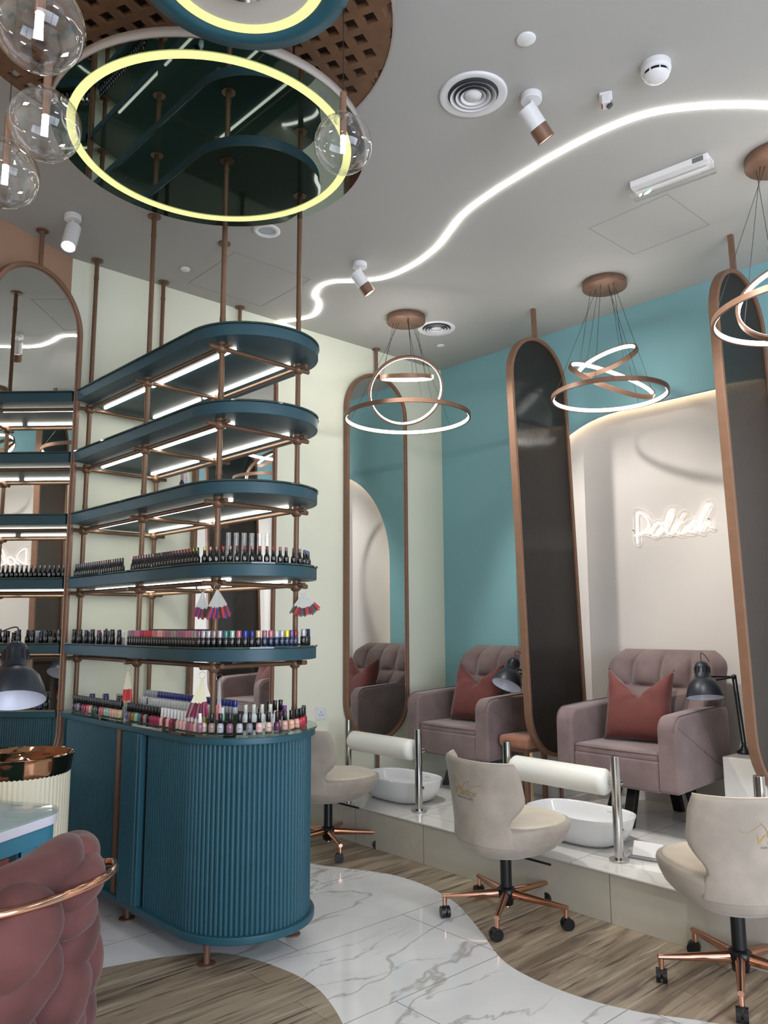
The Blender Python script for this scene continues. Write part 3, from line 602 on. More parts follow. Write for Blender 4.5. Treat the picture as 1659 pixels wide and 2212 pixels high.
# pierced timber lattice disc (cut holes)
def lattice():
    LX, LY, LR, LZ = 1.054, 2.21, 0.745, 3.35
    bm = bmesh.new(); pitch = 0.072; hole = 0.043; rot = radians(24); m = MB()
    N = int(LR / pitch) + 2
    vs = {}; V = []; Fs = []
    def vid(x, y):
        k = (round(x, 5), round(y, 5))
        if k not in vs: vs[k] = len(V); V.append((x, y))
        return vs[k]
    g = (pitch - hole) / 2
    for i in range(-N, N):
        for j in range(-N, N):
            x0, y0 = i * pitch, j * pitch; cx, cy = x0 + pitch / 2, y0 + pitch / 2
            rc = sqrt(cx * cx + cy * cy)
            if rc > LR + pitch: continue
            xs = [x0, x0 + g, x0 + pitch - g, x0 + pitch]; ys = [y0, y0 + g, y0 + pitch - g, y0 + pitch]
            for a in range(3):
                for b in range(3):
                    if a == 1 and b == 1 and rc < LR - pitch * 0.80: continue
                    Fs.append((vid(xs[a], ys[b]), vid(xs[a + 1], ys[b]), vid(xs[a + 1], ys[b + 1]), vid(xs[a], ys[b + 1])))
    # pull everything outside the radius onto the circle
    V2 = []
    for (x, y) in V:
        r = sqrt(x * x + y * y)
        if r > LR - 0.006: x, y = x * (LR - 0.006) / r, y * (LR - 0.006) / r
        V2.append((x * cos(rot) - y * sin(rot), x * sin(rot) + y * cos(rot), 0))
    me = bpy.data.meshes.new('lattice'); me.from_pydata(V2, [], Fs); bm.from_mesh(me); bmesh.ops.remove_doubles(bm, verts=bm.verts, dist=1e-4)
    bmesh.ops.dissolve_degenerate(bm, edges=bm.edges, dist=1e-4); bm.to_mesh(me); bm.free()
    t = thing('lattice_ceiling_disc', 'large round pierced brown timber lattice hanging under the ceiling', 'ceiling panel', (LX, LY, LZ))
    me.materials.append(mat('lattice_timber', (104, 74, 52), 0.6, noise=0.12, nscale=14)); o = bpy.data.objects.new('lattice', me); COL.objects.link(o); o.parent = t
    s = o.modifiers.new('s', 'SOLIDIFY'); s.thickness = 0.018; s.offset = 0
    MB().band(circ(0, 0, LR, 96), circ(0, 0, LR - 0.007, 96), -0.012, 0.03).obj('rim', mat('pale_rim', (160, 150, 142), 0.5), t)
    MB().cyl((0, 0, 0.06), (0, 0, 0.075), LR - 0.01, 72).obj('backing_board', mat('brown_backing', (84, 62, 48), 0.7), t)
lattice()
def globe(x, y, z, label, zt=3.34):
    t = thing('glass_globe_pendant', label, 'globe pendant', (x, y, z), 0, 'clear glass globe pendants')
    r = 0.075
    MB().lathe([(0.016, r * 0.985), (0.019, r * 0.93)] + [(r * sin(a), r * cos(a) * 1.0) for a in [pi * k / 28 for k in range(5, 29)]], n=48, caps=False).obj('glass_globe', CLEAR, t)
    MB().lathe([(0.0165, r + 0.012), (0.022, r + 0.006), (0.024, r - 0.008), (0.017, r - 0.014)], n=32, caps=False).obj('neck_ring', CLEAR, t)
    MB().cyl((0, 0, 0.022), (0, 0, 0.145), 0.0085, 20).obj('copper_socket', COPPER, t, bevel=0.001)
    MB().lathe([(0.0065, 0.022), (0.0068, 0.0), (0.0062, -0.012), (0.003, -0.016), (0, -0.0165)], n=16).obj('bulb', BULB, t)
    MB().cyl((0, 0, 0.145), (0, 0, zt - z), 0.0012, 6).obj('cable', BLACKP, t)
globe(0.366, 1.269, 2.355, 'clear glass globe pendant at the top left, highest and nearest'); globe(0.493, 1.624, 2.412, 'clear glass globe pendant just left of the yellow light ring')
globe(0.471, 1.815, 2.377, 'clear glass globe pendant at the left edge, lowest of the group'); globe(1.163, 1.436, 2.569, 'clear glass globe pendant in front of the right side of the mirrored disc')
# ------------------------------------------------------------------ wall things
def bez(pts, n=6): return spline([(XW - 0.022, a, b) for a, b in pts], n)
t = thing('neon_sign', 'white neon sign in handwriting reading Polish on the white niche wall', 'neon sign', (XW, 2.44, 1.98))
def np_(o): o.parent = t; o.matrix_parent_inverse = Matrix.Translation(-t.location); return o
NE = {'letter_p': [(2.692, 1.871), (2.69, 1.948), (2.688, 2.022), (2.685, 2.063), (2.672, 2.073), (2.645, 2.059), (2.618, 2.032), (2.604, 1.999), (2.614, 1.967), (2.643, 1.945), (2.681, 1.93), (2.71, 1.923)],
 'letter_o': [(2.628, 1.931), (2.599, 1.941), (2.57, 1.974), (2.545, 1.995), (2.524, 1.989), (2.517, 1.968), (2.525, 1.94), (2.545, 1.918), (2.569, 1.913), (2.584, 1.927), (2.583, 1.953), (2.566, 1.977), (2.541, 1.993)],
 'letter_l_i_s': [(2.553, 1.917), (2.517, 1.936), (2.49, 1.944), (2.459, 1.999), (2.434, 2.044), (2.432, 2.063), (2.447, 2.07), (2.466, 2.047), (2.482, 2.001), (2.489, 1.955), (2.483, 1.925), (2.465, 1.913), (2.445, 1.925), (2.424, 1.952), (2.4, 1.982), (2.389, 1.978), (2.405, 1.951), (2.414, 1.926), (2.404, 1.911), (2.381, 1.913), (2.354, 1.928), (2.323, 1.957), (2.295, 1.99), (2.297, 1.968), (2.293, 1.936), (2.307, 1.916), (2.329, 1.915), (2.34, 1.928)],
 'letter_i_dot': [(2.383, 2.006), (2.359, 2.035)],
 'letter_h': [(2.304, 1.92), (2.273, 1.941), (2.246, 1.977), (2.21, 2.03), (2.189, 2.062), (2.195, 2.074), (2.211, 2.072), (2.234, 2.039), (2.255, 1.999), (2.269, 1.945), (2.267, 1.918), (2.255, 1.912), (2.241, 1.935), (2.221, 1.963), (2.207, 1.96), (2.198, 1.938), (2.178, 1.927)]}
for k, v in NE.items(): np_(MB().tube(bez(v), 0.0044, 8).obj(k, NEON))
OUTL = [(2.719, 2.087), (2.705, 2.108), (2.66, 2.099), (2.621, 2.076), (2.588, 2.035), (2.585, 2.005), (2.553, 2.017), (2.514, 2.013), (2.496, 2.055), (2.463, 2.091), (2.428, 2.091), (2.411, 2.06), (2.41, 2.017), (2.389, 2.05), (2.359, 2.061), (2.338, 2.038), (2.347, 2.006), (2.37, 1.969), (2.314, 2.007), (2.282, 2.0), (2.252, 2.057), (2.214, 2.098), (2.185, 2.102), (2.168, 2.068), (2.176, 2.03), (2.207, 1.981), (2.177, 1.957), (2.165, 1.928), (2.18, 1.906), (2.215, 1.916), (2.238, 1.89), (2.256, 1.888), (2.288, 1.901), (2.314, 1.89), (2.354, 1.897), (2.388, 1.885), (2.436, 1.904), (2.463, 1.894), (2.493, 1.905), (2.528, 1.903), (2.568, 1.89), (2.607, 1.911), (2.654, 1.921), (2.665, 1.905), (2.67, 1.868), (2.691, 1.85), (2.716, 1.868), (2.725, 1.903), (2.727, 1.929), (2.72, 1.989)]
cvo = spline([(XW - 0.012, a, b) for a, b in OUTL], 3, True)
np_(MB().tube(cvo, 0.0016, 6, closed=True).obj('backing_edge', mat('acrylic_edge', (235, 226, 216), 0.2, emit=(255, 230, 210), es=0.08)))  # faint emission painted on for neon light caught in the edge
for (a, b) in ((2.722, 1.96), (2.205, 1.985)): np_(MB().cyl((XW, a, b), (XW - 0.016, a, b), 0.004, 10).obj('standoff', CHROME))
t = thing('wall_socket', 'white wall socket on the cream wall right of the cabinet', 'wall socket', (3.393, YC - 0.004, 0.737))
MB().box((0, 0, 0), (0.088, 0.01, 0.088)).obj('plate', WHITEP, t, bevel=0.003)
s_ = MB(); s_.box((0, -0.0053, 0.008), (0.004, 0.001, 0.010)); s_.box((-0.012, -0.0053, -0.012), (0.009, 0.001, 0.004)); s_.box((0.012, -0.0053, -0.012), (0.009, 0.001, 0.004)); s_.obj('pin_holes', BLACKP, t)
MB().box((0.03, -0.006, 0.024), (0.012, 0.004, 0.018)).obj('rocker_switch', WHITEP, t)

# ------------------------------------------------------------------ platform things
def foot_rest(y0, y1, label):
    t = thing('foot_rest', label, 'foot rest', (3.44, (y0 + y1) / 2, ZP), 0, 'steel foot rests along the platform edge'); h = (y1 - y0) / 2
    for s in (-1, 1):
        m = MB(); m.cyl((0, s * h, 0.004), (0, s * h, 0.482), 0.0225, 28); o = m.obj('post', CHROME, t, bevel=0.0015)
        MB().cyl((0, s * h, 0), (0, s * h, 0.011), 0.047, 32).obj('flange', CHROME, o, bevel=0.002)
    hh = h - 0.04; r = 0.063
    prof = [(0.001, -hh), (0.03, -hh - 0.002), (0.052, -hh + 0.006), (r, -hh + 0.022)] + [(r, -hh + 0.04 + (2 * hh - 0.08) * k / 8) for k in range(9)] + [(r, hh - 0.022), (0.052, hh - 0.006), (0.03, hh + 0.002), (0.001, hh)]
    M = Matrix.Rotation(-pi / 2, 4, 'X'); M = Matrix.Translation((0, 0, 0.352)) @ M
    MB().lathe(prof, n=32, M=M).obj('bolster', LEATHER, t)
    MB().cyl((0.0, -h, 0.352), (0.0, h, 0.352), 0.008, 12).obj('axle', CHROME, t)
    for s in (-1, 1):
        MB().cyl((0.02, s * h, 0.352), (0.045, s * h, 0.352), 0.013, 16).obj('clamp_knob', CHROME, t); MB().cyl((0.02, s * h, 0.13), (0.036, s * h, 0.13), 0.012, 16).obj('clamp_knob', CHROME, t)
foot_rest(3.505, 4.178, 'steel foot rest with a white bolster, nearest the cream wall')
foot_rest(2.15, 2.816, 'steel foot rest with a white bolster, beside the white folded card')
foot_rest(0.80, 1.468, 'steel foot rest of which one post shows behind the right-hand swivel chair')
def basin(x, y, label):
    t = thing('foot_basin', label, 'basin', (x, y, ZP), 0, 'white ceramic foot basins'); a, b, H = 0.19, 0.29, 0.145
    def sup(k, e=2.9, A=a, B=b): 
        c, s = cos(k), sin(k); return (A * abs(c) ** (2 / e) * (1 if c >= 0 else -1), B * abs(s) ** (2 / e) * (1 if s >= 0 else -1))
    prof = [(0.0, 0.0), (0.55, 0.0), (0.70, 0.004), (0.80, 0.02), (0.88, 0.05), (0.94, 0.09), (0.98, 0.125), (1.0, H - 0.004), (0.995, H), (0.975, H - 0.001), (0.955, H - 0.01), (0.90, H - 0.05), (0.80, 0.045), (0.60, 0.026), (0.3, 0.020), (0.0, 0.018)]
    n = 64
    def fn(i, j):
        k = j * (len(prof) - 1); q = int(min(k, len(prof) - 2)); f = k - q; s = prof[q][0] * (1 - f) + prof[q + 1][0] * f; z = prof[q][1] * (1 - f) + prof[q + 1][1] * f
        x, y = sup(i * 2 * pi); return (x * s, y * s, z)
    MB().grid(fn, n, len(prof), closedu=True).obj('bowl', CERAM, t, fix=True)
    MB().lathe([(0.022, 0.0205), (0.02, 0.024), (0.0, 0.025)], n=24).obj('drain', CHROME, t)
    g = text_geo('DURAVIT', 0.012); M = Matrix.Translation((0.157, -0.09, H - 0.027)) @ Matrix.Rotation(radians(-90), 4, 'Z') @ Matrix.Rotation(radians(62), 4, 'X')
    MB().add(g[0], g[1], 0, False, M).obj('maker_mark', mat('mark_grey', (110, 110, 112), 0.5), t)
basin(3.61, 3.845, 'white ceramic foot basin beside the cream wall end of the platform'); basin(3.64, 2.50, 'white ceramic foot basin in front of the armchair with the neon sign above')
t = thing('folded_card', 'small white folded card standing on a grey tray at the platform edge', 'card', (3.60, 2.085, ZP), radians(12))
MB().box((0, 0, 0.004), (0.15, 0.16, 0.008)).obj('tray', mat('grey_tray', (120, 118, 120), 0.4), t, bevel=0.002)
m = MB(); vs = [(-0.035, -0.07, 0.008), (-0.035, 0.07, 0.008), (0.0, 0.07, 0.065), (0.0, -0.07, 0.065), (0.035, 0.07, 0.008), (0.035, -0.07, 0.008)]
m.add(vs, [(0, 1, 2, 3), (3, 2, 4, 5)], 0, False); o = m.obj('card_sheet', WHITEP, t); so = o.modifiers.new('s', 'SOLIDIFY'); so.thickness = 0.002

def tuft(x, n): return abs(sin(x * n * pi)) ** 0.5
def armchair(x, y, rot_base, label):
    """x: front plane of the arms; faces -X; width along Y"""
    t = thing('armchair', label, 'armchair', (x, y, ZP), 0, 'mauve tufted armchairs'); W = 0.375; zb = 0.24; za = 0.640; zs = 0.435; ZS = 0.0
    # arms: side profile with a rounded front top
    for s in (-1, 1):
        prof = [(0.0, zb)] + [(0.075 - 0.075 * cos(radians(a)), za - 0.082 + 0.075 * sin(radians(a))) for a in range(0, 91, 15)] + [(0.30, za + 0.004), (0.56, za + 0.012)] + [(0.58 + 0.04 * sin(radians(a)), za - 0.03 + 0.04 * cos(radians(a))) for a in range(0, 91, 30)] + [(0.62, zb + 0.02)]
        m = MB(); y0 = s * W; y1 = s * (W - 0.112); M = Matrix(((1, 0, 0, 0), (0, 0, 1, 0), (0, 1, 0, 0), (0, 0, 0, 1)))
        m.prism(prof, min(y0, y1), max(y0, y1), M=M); o = m.obj('armrest', VELMAUVE, t, bevel=0.020, seg=4)
        pts = [(px - 0.001 if i < 1 else px, s * (W - 0.003), pz) for i, (px, pz) in enumerate(prof)]
        q = MB(); q.tube([(p[0], s * (W - 0.012), p[1] + 0.0015) for p in prof[1:-2]], 0.0028, 6); q.obj('piping', mat('mauve_piping', (112, 88, 88), 0.8), o)
        d = MB()
        for (ax, az, bx, bz) in ((0.02, za - 0.06, 0.30, 0.43), (0.30, 0.43, 0.58, zb + 0.05)): d.tube([(ax, s * (W + 0.0005), az), (bx, s * (W + 0.0005), bz)], 0.0012, 5)
        d.sphere((0.30, s * (W + 0.002), 0.43), 0.008, 10, 8, (1, 0.35, 1)); d.obj('seam', mat('mauve_piping', (112, 88, 88), 0.8), o)
    m = MB(); m.box((0.31, 0, (zb + zs - 0.045) / 2 + 0.0), (0.60, 2 * (W - 0.113), zs - 0.03 - zb)); m.obj('seat_base', VELMAUVE, t, bevel=0.016, seg=3)
    def seat(i, j):
        a = i * 2 - 1; b = j; yy = a * (W - 0.114); k = (1 - abs(a) ** 6) * 0.012
        return (0.018 + b * 0.50, yy, zs - 0.022 + k + 0.012 * sin(pi * min(1, b * 1.3)))
    m = MB(); m.box((0.285, 0, zs - 0.022), (0.545, 2 * (W - 0.1135), 0.06)); o = m.obj('seat_cushion', VELMAUVE, t, bevel=0.022, seg=4)
    MB().tube([(0.0135, -W + 0.125, zs - 0.006), (0.010, 0, zs - 0.006), (0.0135, W - 0.125, zs - 0.006)], 0.003, 6).obj('piping', mat('mauve_piping', (112, 88, 88), 0.8), o)
    # tufted back: pad leaning back, four by three pillows
    Wb = 0.378; zb0, zb1 = 0.40, 0.955; lean = 0.20
    def bp(a, b, th):
        zz = zb0 + (zb1 - zb0) * b; xx = 0.47 + lean * b ** 1.1
        hw = Wb * (0.66 + 0.34 * min(1, max(0, b - 0.05) * 1.9) ** 0.8)
        e = min(1, (1 - abs(a)) * 9) ** 0.5 * min(1, (1 - b) * 9 + 0.05) ** 0.5
        rr = 0.08; cornerz = 0
        if b > 0.80: hw -= 0.085 * ((b - 0.80) / 0.20) ** 2.4
        p = (tuft((a + 1) / 2, 4) * tuft(0.15 + b * 0.849, 3))
        return Vector((xx - (0.036 + 0.072 * p) * e * th, a * hw, zz - 0.02 * e * th * 0))
    nu, nv = 97, 64
    m = MB(); m.grid(lambda i, j: tuple(bp(i * 2 - 1, j, 1)), nu, nv); m.grid(lambda i, j: tuple(bp(1 - i * 2, j, -0.55)), nu, nv)
    m.obj('tufted_back', VELMAUVE, t, fix=True)
    m = MB(); m.box((0, 0, 0), (0.07, 0.66, 0.58)); o = m.obj('back_shell', VELMAUVE, t, bevel=0.03, seg=4); o.location = (0.60, 0, 0.545); o.rotation_euler = (0, radians(17), 0)
    for k in range(4):
        a = rot_base + k * pi / 2; c = Vector((0.41, 0, 0)); p0 = c + Vector((0.20 * cos(a), 0.20 * sin(a), zb + 0.01)); p1 = c + Vector((0.285 * cos(a), 0.285 * sin(a), 0.0))
        d = (p1 - p0); tt = Vector((-sin(a), cos(a), 0)); w = 0.028; hh = 0.022; nn = Vector((cos(a), sin(a), 0))
        vs = [tuple(p + tt * sx * w + nn * sy * hh) for p in (p0, p1) for sx in (-1, 1) for sy in (-1, 1)]
        m = MB(); m.add(vs, [(0, 1, 3, 2), (4, 6, 7, 5), (0, 4, 5, 1), (2, 3, 7, 6), (0, 2, 6, 4), (1, 5, 7, 3)], 0, False); m.obj('leg', BLACKW, t, bevel=0.003)
    return t
armchair(3.93, 3.745, pi / 4, 'mauve tufted armchair beside the teal wall corner, left of the divider')
armchair(3.89, 2.44, 0.0, 'mauve tufted armchair under the neon sign, between the two dividers')
def pillow(x, y, z, rz, lean, label, roll=0.0):
    w = 0.196; h = 0.212
    def pt(a, b, s):
        e = (max(0, 1 - a ** 4) * max(0, 1 - b ** 4)) ** 0.5
        xx = a * w * (1 - 0.07 * (1 - b * b)); zz = b * h * (1 - 0.05 * (1 - a * a))
        k = max(0, (b + 0.15) / 1.15) ** 1.3; v = max(0.0, 1 - abs(a)) ** 0.95
        zz -= 0.155 * k * v; th = 0.085 * e * (1 - 0.35 * k * (1 - abs(a)))
        cr = 0.012 * sin(9 * a + 6 * b * (1 if a > 0 else -1)) * k * e
        dd = 0.028 * math.exp(-((a) ** 2) / 0.03) * k
        return (xx, s * (th + cr) + (dd if s < 0 else 0), zz + h)
    n = 37; m = MB(); m.grid(lambda i, j: pt(i * 2 - 1, j * 2 - 1, -1), n, n); m.grid(lambda i, j: pt(1 - i * 2, j * 2 - 1, 1), n, n)
    o = m.obj('throw_pillow', VELRED, fix=True); o.location = (x, y, z); o.rotation_euler = (lean, roll, rz); tag(o, label, 'pillow', 'terracotta velvet pillows'); return o
pillow(4.195, 3.73, 0.672, radians(-86), radians(-17), 'terracotta velvet pillow with a chopped top, on the armchair beside the teal wall')
pillow(4.165, 2.45, 0.672, radians(-78), radians(-17), 'terracotta velvet pillow with a chopped top, on the armchair under the neon sign')
def cube(x0, y0, x1, y1, h, label):
    o = MB().box(((x0 + x1) / 2, (y0 + y1) / 2, ZP + h / 2), (x1 - x0, y1 - y0, h)).obj('pedestal_block', PLTOP, bevel=0.004); tag(o, label, 'block', 'pale stone blocks between the seats')
cube(4.22, 1.765, 4.64, 1.985, 0.41, 'pale stone block carrying the desk lamp right of the lit armchair'); cube(4.335, 3.13, 4.64, 3.33, 0.41, 'pale stone block behind the left divider and the tan stool')
t = thing('stool', 'small tan velvet stool on copper legs behind the left divider', 'stool', (4.145, 3.235, ZP), 0)
MB().box((0, 0, 0.375), (0.27, 0.235, 0.075)).obj('seat', VELTAN, t, bevel=0.025, seg=4)
MB().box((0, 0, 0.325), (0.22, 0.19, 0.022)).obj('seat_frame', COPPER, t)
for sx in (-1, 1):
    for sy in (-1, 1): MB().box((sx * 0.09, sy * 0.075, 0.16), (0.026, 0.026, 0.32)).obj('leg', COPPER, t)

def desk_lamp(base, elbow, head, aim, r, label, group='black adjustable desk lamps'):
    base, elbow, head = Vector(base), Vector(elbow), Vector(head)
    t = thing('desk_lamp', label, 'desk lamp', tuple(base), 0, group); E = elbow - base; H = head - base; ax = Vector(aim).normalized(); q = r / 0.085
    MB().lathe([(0.038, 0), (0.038, 0.012), (0.022, 0.022), (0.012, 0.045), (0.010, 0.06), (0, 0.06)], n=20).obj('base_clamp', BLACKM, t)
    for s in (-1, 1):
        o = Vector((0.0, 0.008 * s, 0.0)); MB().cyl(Vector((0, 0, 0.05)) + o, E + o, 0.0058, 8).obj('lower_arm', BLACKM, t)
        MB().cyl(E + o * 1.2, H - ax * 0.05 * q + Vector((0, 0, 0.015 * s)), 0.0052, 8).obj('upper_arm', BLACKM, t)
    MB().cyl(Vector((0.012, 0, 0.09)), E * 0.45 + Vector((0.012, 0, 0.05)), 0.0035, 8).obj('spring', CHROME, t)
    MB().sphere(tuple(E), 0.014, 12, 8).obj('elbow_joint', BLACKM, t)
    M = basis(-ax, H - ax * 0.0) ; k = q
    MB().lathe([(0.0, 0.135 * k), (0.018 * k, 0.133 * k), (0.030 * k, 0.122 * k), (0.034 * k, 0.105 * k), (0.036 * k, 0.058 * k), (0.044 * k, 0.052 * k)], n=32, M=M, caps=False).obj('lamp_cap', BLACKM, t)
    sh = MB().lathe([(0.036 * k, 0.056 * k), (0.05 * k, 0.048 * k), (0.066 * k, 0.03 * k), (0.078 * k, 0.0), (0.085 * k, -0.03 * k), (0.085 * k, -0.036 * k)], n=40, M=M, caps=False).obj('lamp_shade', BLACKM, t)
    MB().lathe([(0.083 * k, -0.0355 * k), (0.082 * k, -0.03 * k), (0.075 * k, 0.0), (0.062 * k, 0.028 * k), (0.0, 0.046 * k)], n=40, M=M, caps=False).obj('shade_lining', mat('lining_white', (206, 208, 222), 0.3), sh)
    MB().lathe([(0.085 * k, -0.036 * k), (0.083 * k, -0.0355 * k)], n=40, M=M, caps=False).obj('shade_rim', BLACKM, sh)
    sl = MB()
    for i in range(12): a = 2 * pi * i / 12; sl.box((0.0352 * k * cos(a), 0.0352 * k * sin(a), 0.092 * k), (0.002 * k, 0.005 * k, 0.03 * k), rot=a, M=M)
    sl.obj('cooling_slots', mat('slot_black', (4, 4, 5), 0.8), t)
    up = M @ Vector((0, 0, 0.135 * k)); c1 = up + Vector((0.0, 0.0, 0.045)); c2 = up.lerp(E, 0.25) + Vector((0, 0, 0.02))
    MB().tube(spline([tuple(up), tuple(c1), tuple(c1.lerp(c2, 0.5) + Vector((0, 0, 0.01))), tuple(c2)], 6), 0.0022, 6).obj('cable', BLACKP, t)
    return t
desk_lamp((4.40, 1.945, ZP + 0.41), (4.38, 1.965, 1.05), (4.19, 2.045, 0.985), (-0.20, -0.16, -1), 0.098, 'black desk lamp on the stone block right of the lit armchair')
desk_lamp((4.42, 3.20, ZP + 0.41), (4.44, 3.12, 1.02), (4.08, 3.31, 0.985), (-0.62, -0.02, -1), 0.100, 'black desk lamp partly hidden by the left divider')
# ------------------------------------------------------------------ swivel chairs
def logo_geo():
    """strokes of the chair logo in a flat (x, y) frame, centred"""
    m = MB()
    for pts, r in (([(-0.105, 0.022), (-0.085, 0.010), (-0.060, 0.018), (-0.030, 0.038), (-0.012, 0.012), (-0.002, -0.004), (0.012, 0.022), (0.040, 0.036), (0.034, 0.020), (0.050, 0.012), (0.085, 0.022), (0.118, 0.026)], 0.0009),
                   ([(-0.036, 0.046), (-0.022, 0.030), (-0.008, -0.006), (-0.012, -0.030)], 0.0008)):
        m.tube(spline([(a, b, 0) for a, b in pts], 5), r, 5)
    g = text_geo("V'ador", 0.050, 0.25); m.add([(x + 0.012, y - 0.030, z) for x, y, z in g[0]], g[1], 0, False)
    return m
def logo_small(): g = text_geo('NAILS & LASHES', 0.0125); return ([(x + 0.012, y - 0.046, z) for x, y, z in g[0]], g[1])
GOLD = mat('gold_embroidery', (176, 144, 84), 0.5, 0.2); GREYT = mat('grey_embroidery', (112, 104, 98), 0.6)
def swivel_chair(x, y, face, base_rot, label):
    t = thing('swivel_chair', label, 'swivel chair', (x, y, 0), face, 'low beige velvet swivel chairs')
    # bowl-shaped shell, then a wrapping back
    RX, RY = 0.245, 0.245
    secs = [(0.285, 0.03, 0), (0.287, 0.10, 0), (0.296, 0.155, 0.0), (0.318, 0.198, 0.0), (0.35, 0.225, 0.01), (0.385, 0.238, 0.02), (0.415, 0.243, 0.03), (0.430, 0.238, 0.032), (0.434, 0.215, 0.03), (0.434, 0.0, 0.03)]
    def sh(i, j):
        k = j * (len(secs) - 1); q = int(min(k, len(secs) - 2)); f = k - q; z = secs[q][0] * (1 - f) + secs[q + 1][0] * f; r = secs[q][1] * (1 - f) + secs[q + 1][1] * f; c = secs[q][2] * (1 - f) + secs[q + 1][2] * f
        a = i * 2 * pi; ca, sa = cos(a), sin(a); e = 2.5
        return (c + r * (1.18 if ca > 0 else 1.0) * abs(ca) ** (2 / e) * (1 if ca > 0 else -1), r * abs(sa) ** (2 / e) * (1 if sa > 0 else -1), z)
    MB().grid(sh, 56, 28, closedu=True).obj('shell', VELBEIGE, t, fix=True)
    def back_r(z): return 0.242 + 0.045 * max(0, (z - 0.42) / 0.36) ** 1.2
    def half(z):
        P = [(0.36, 62), (0.42, 60), (0.45, 54), (0.475, 56), (0.51, 66), (0.54, 72), (0.565, 73), (0.62, 70), (0.67, 67), (0.705, 63), (0.730, 60)]
        for k in range(len(P) - 1):
            if z <= P[k + 1][0]:
                f = (z - P[k][0]) / (P[k + 1][0] - P[k][0]); return radians(P[k][1] * (1 - f) + P[k + 1][1] * f)
        return radians(P[-1][1])
    def outer(s, z, off=0.0):
        h = half(z); a = pi + s * h; r = back_r(z) + off; e = 2.35; ca, sa = cos(a), sin(a)
        return Vector((0.02 + r * abs(ca) ** (2 / e) * (1 if ca > 0 else -1), r * abs(sa) ** (2 / e) * (1 if sa > 0 else -1), z + 0.014 * s * s * 0))
    TK = 0.036
    prof = []   # around the thickness: outer face, top roll, inner face
    zs_ = [0.36 + 0.352 * k / 20 for k in range(21)]
    rows = [(z, 0.0) for z in zs_] + [(0.724, -0.006), (0.728, -0.018), (0.724, -0.030)] + [(z, -TK) for z in zs_[::-1]]
    def bk(i, j):
        z, o = rows[int(round(j * (len(rows) - 1)))]; s = i * 2 - 1; es = 1 - abs(s)
        inn = -TK / 2 + (o + TK / 2) * min(1, (es * 14 + 0.02)) ** 0.5
        return tuple(outer(s, min(z, 0.728), inn))
    MB().grid(bk, 49, len(rows)).obj('backrest', VELBEIGE, t, fix=True)
    sw = MB(); sw.tube([tuple(outer(s, 0.728, -0.018) + Vector((0, 0, 0.0005))) for s in [k / 12 - 1 for k in range(25)]], 0.003, 6); sw.obj('piping', mat('beige_piping', (206, 194, 178), 0.8), t)
    def cu(i, j):
        a = i * 2 * pi; k = j; ca, sa = cos(a), sin(a); e = 2.4; r = 0.212 * (sin(k * pi * 0.5) ** 0.55 if k < 1 else 1)
        z = 0.428 + 0.026 * cos(k * pi * 0.5) ** 0.6 - 0.010 * math.exp(-(k / 0.10) ** 2) + 0.0025 * sin(5 * a) * k * (1 - k)
        return (0.055 + r * (1.14 if ca > 0 else 0.86) * abs(ca) ** (2 / e) * (1 if ca > 0 else -1), r * 1.02 * abs(sa) ** (2 / e) * (1 if sa > 0 else -1), z)
    MB().grid(cu, 56, 16, closedu=True).obj('seat_cushion', mat('beige_velvet_seat', (206, 192, 174), 0.85, noise=0.06, nscale=9, sheen=0.3), t, fix=True)
    # logo wrapped on the outside of the back
    def wrap(vs):
        out = []
        for (a, b, c) in vs:
            z = 0.600 + b; h = half(z); s = (a / back_r(z)) / h; p = outer(s, z, 0.0012 + c); out.append(tuple(p))
        return out
    g = logo_geo(); MB().add(wrap([(-v[0], v[1], v[2]) for v in g.v]) if False else wrap(g.v), g.f, 0, False).obj('gold_logo', GOLD, t)
    v, f = logo_small(); MB().add(wrap(v), f, 0, False).obj('logo_text', GREYT, t)
    m = MB(); m.cyl((0, 0, 0.11), (0, 0, 0.29), 0.0265, 24); m.obj('gas_lift', BLACKP, t)
    m = MB(); m.cyl((0.02, -0.03, 0.277), (0.10, -0.20, 0.262), 0.0055, 8); m.obj('lever', BLACKP, t)
    hub = MB(); hub.lathe([(0.022, 0.052), (0.030, 0.056), (0.034, 0.085), (0.043, 0.10), (0.044, 0.122), (0.030, 0.134), (0, 0.134)], n=32); hub.obj('hub', BLACKP, t)
    MB().lathe([(0.018, 0.045), (0.019, 0.053), (0, 0.053)], n=20).obj('hub_cap', ROSE, t)
    for k in range(5):
        a = base_rot - face + k * 2 * pi / 5; d = Vector((cos(a), sin(a), 0)); s = Vector((-sin(a), cos(a), 0)); L = 0.300
        p0 = d * 0.034 + Vector((0, 0, 0.104)); p1 = d * L + Vector((0, 0, 0.094))
        def ring_(p, w, h): return [tuple(p + s * (w * cos(q)) + Vector((0, 0, h * sin(q)))) for q in [2 * pi * i / 12 for i in range(12)]]
        vs = ring_(p0, 0.019, 0.022) + ring_(p0.lerp(p1, 0.5), 0.015, 0.015) + ring_(p1, 0.0115, 0.010)
        m = MB(); m.add(vs, [(r * 12 + i, r * 12 + (i + 1) % 12, (r + 1) * 12 + (i + 1) % 12, (r + 1) * 12 + i) for r in range(2) for i in range(12)], 0, True); m.add(vs, [tuple(range(24, 36))], 0, False)
        m.cyl(d * (L - 0.010) + Vector((0, 0, 0.052)), d * (L - 0.010) + Vector((0, 0, 0.100)), 0.0105, 14)
        o = m.obj('base_leg', ROSE, t)
        c = d * (L - 0.010) + Vector((0, 0, 0.0)); w = MB(); ph = a + 0.9 * ((k * 37) % 5 - 2); u = Vector((cos(ph), sin(ph), 0)); n_ = Vector((-sin(ph), cos(ph), 0)); c2 = c + u * 0.006
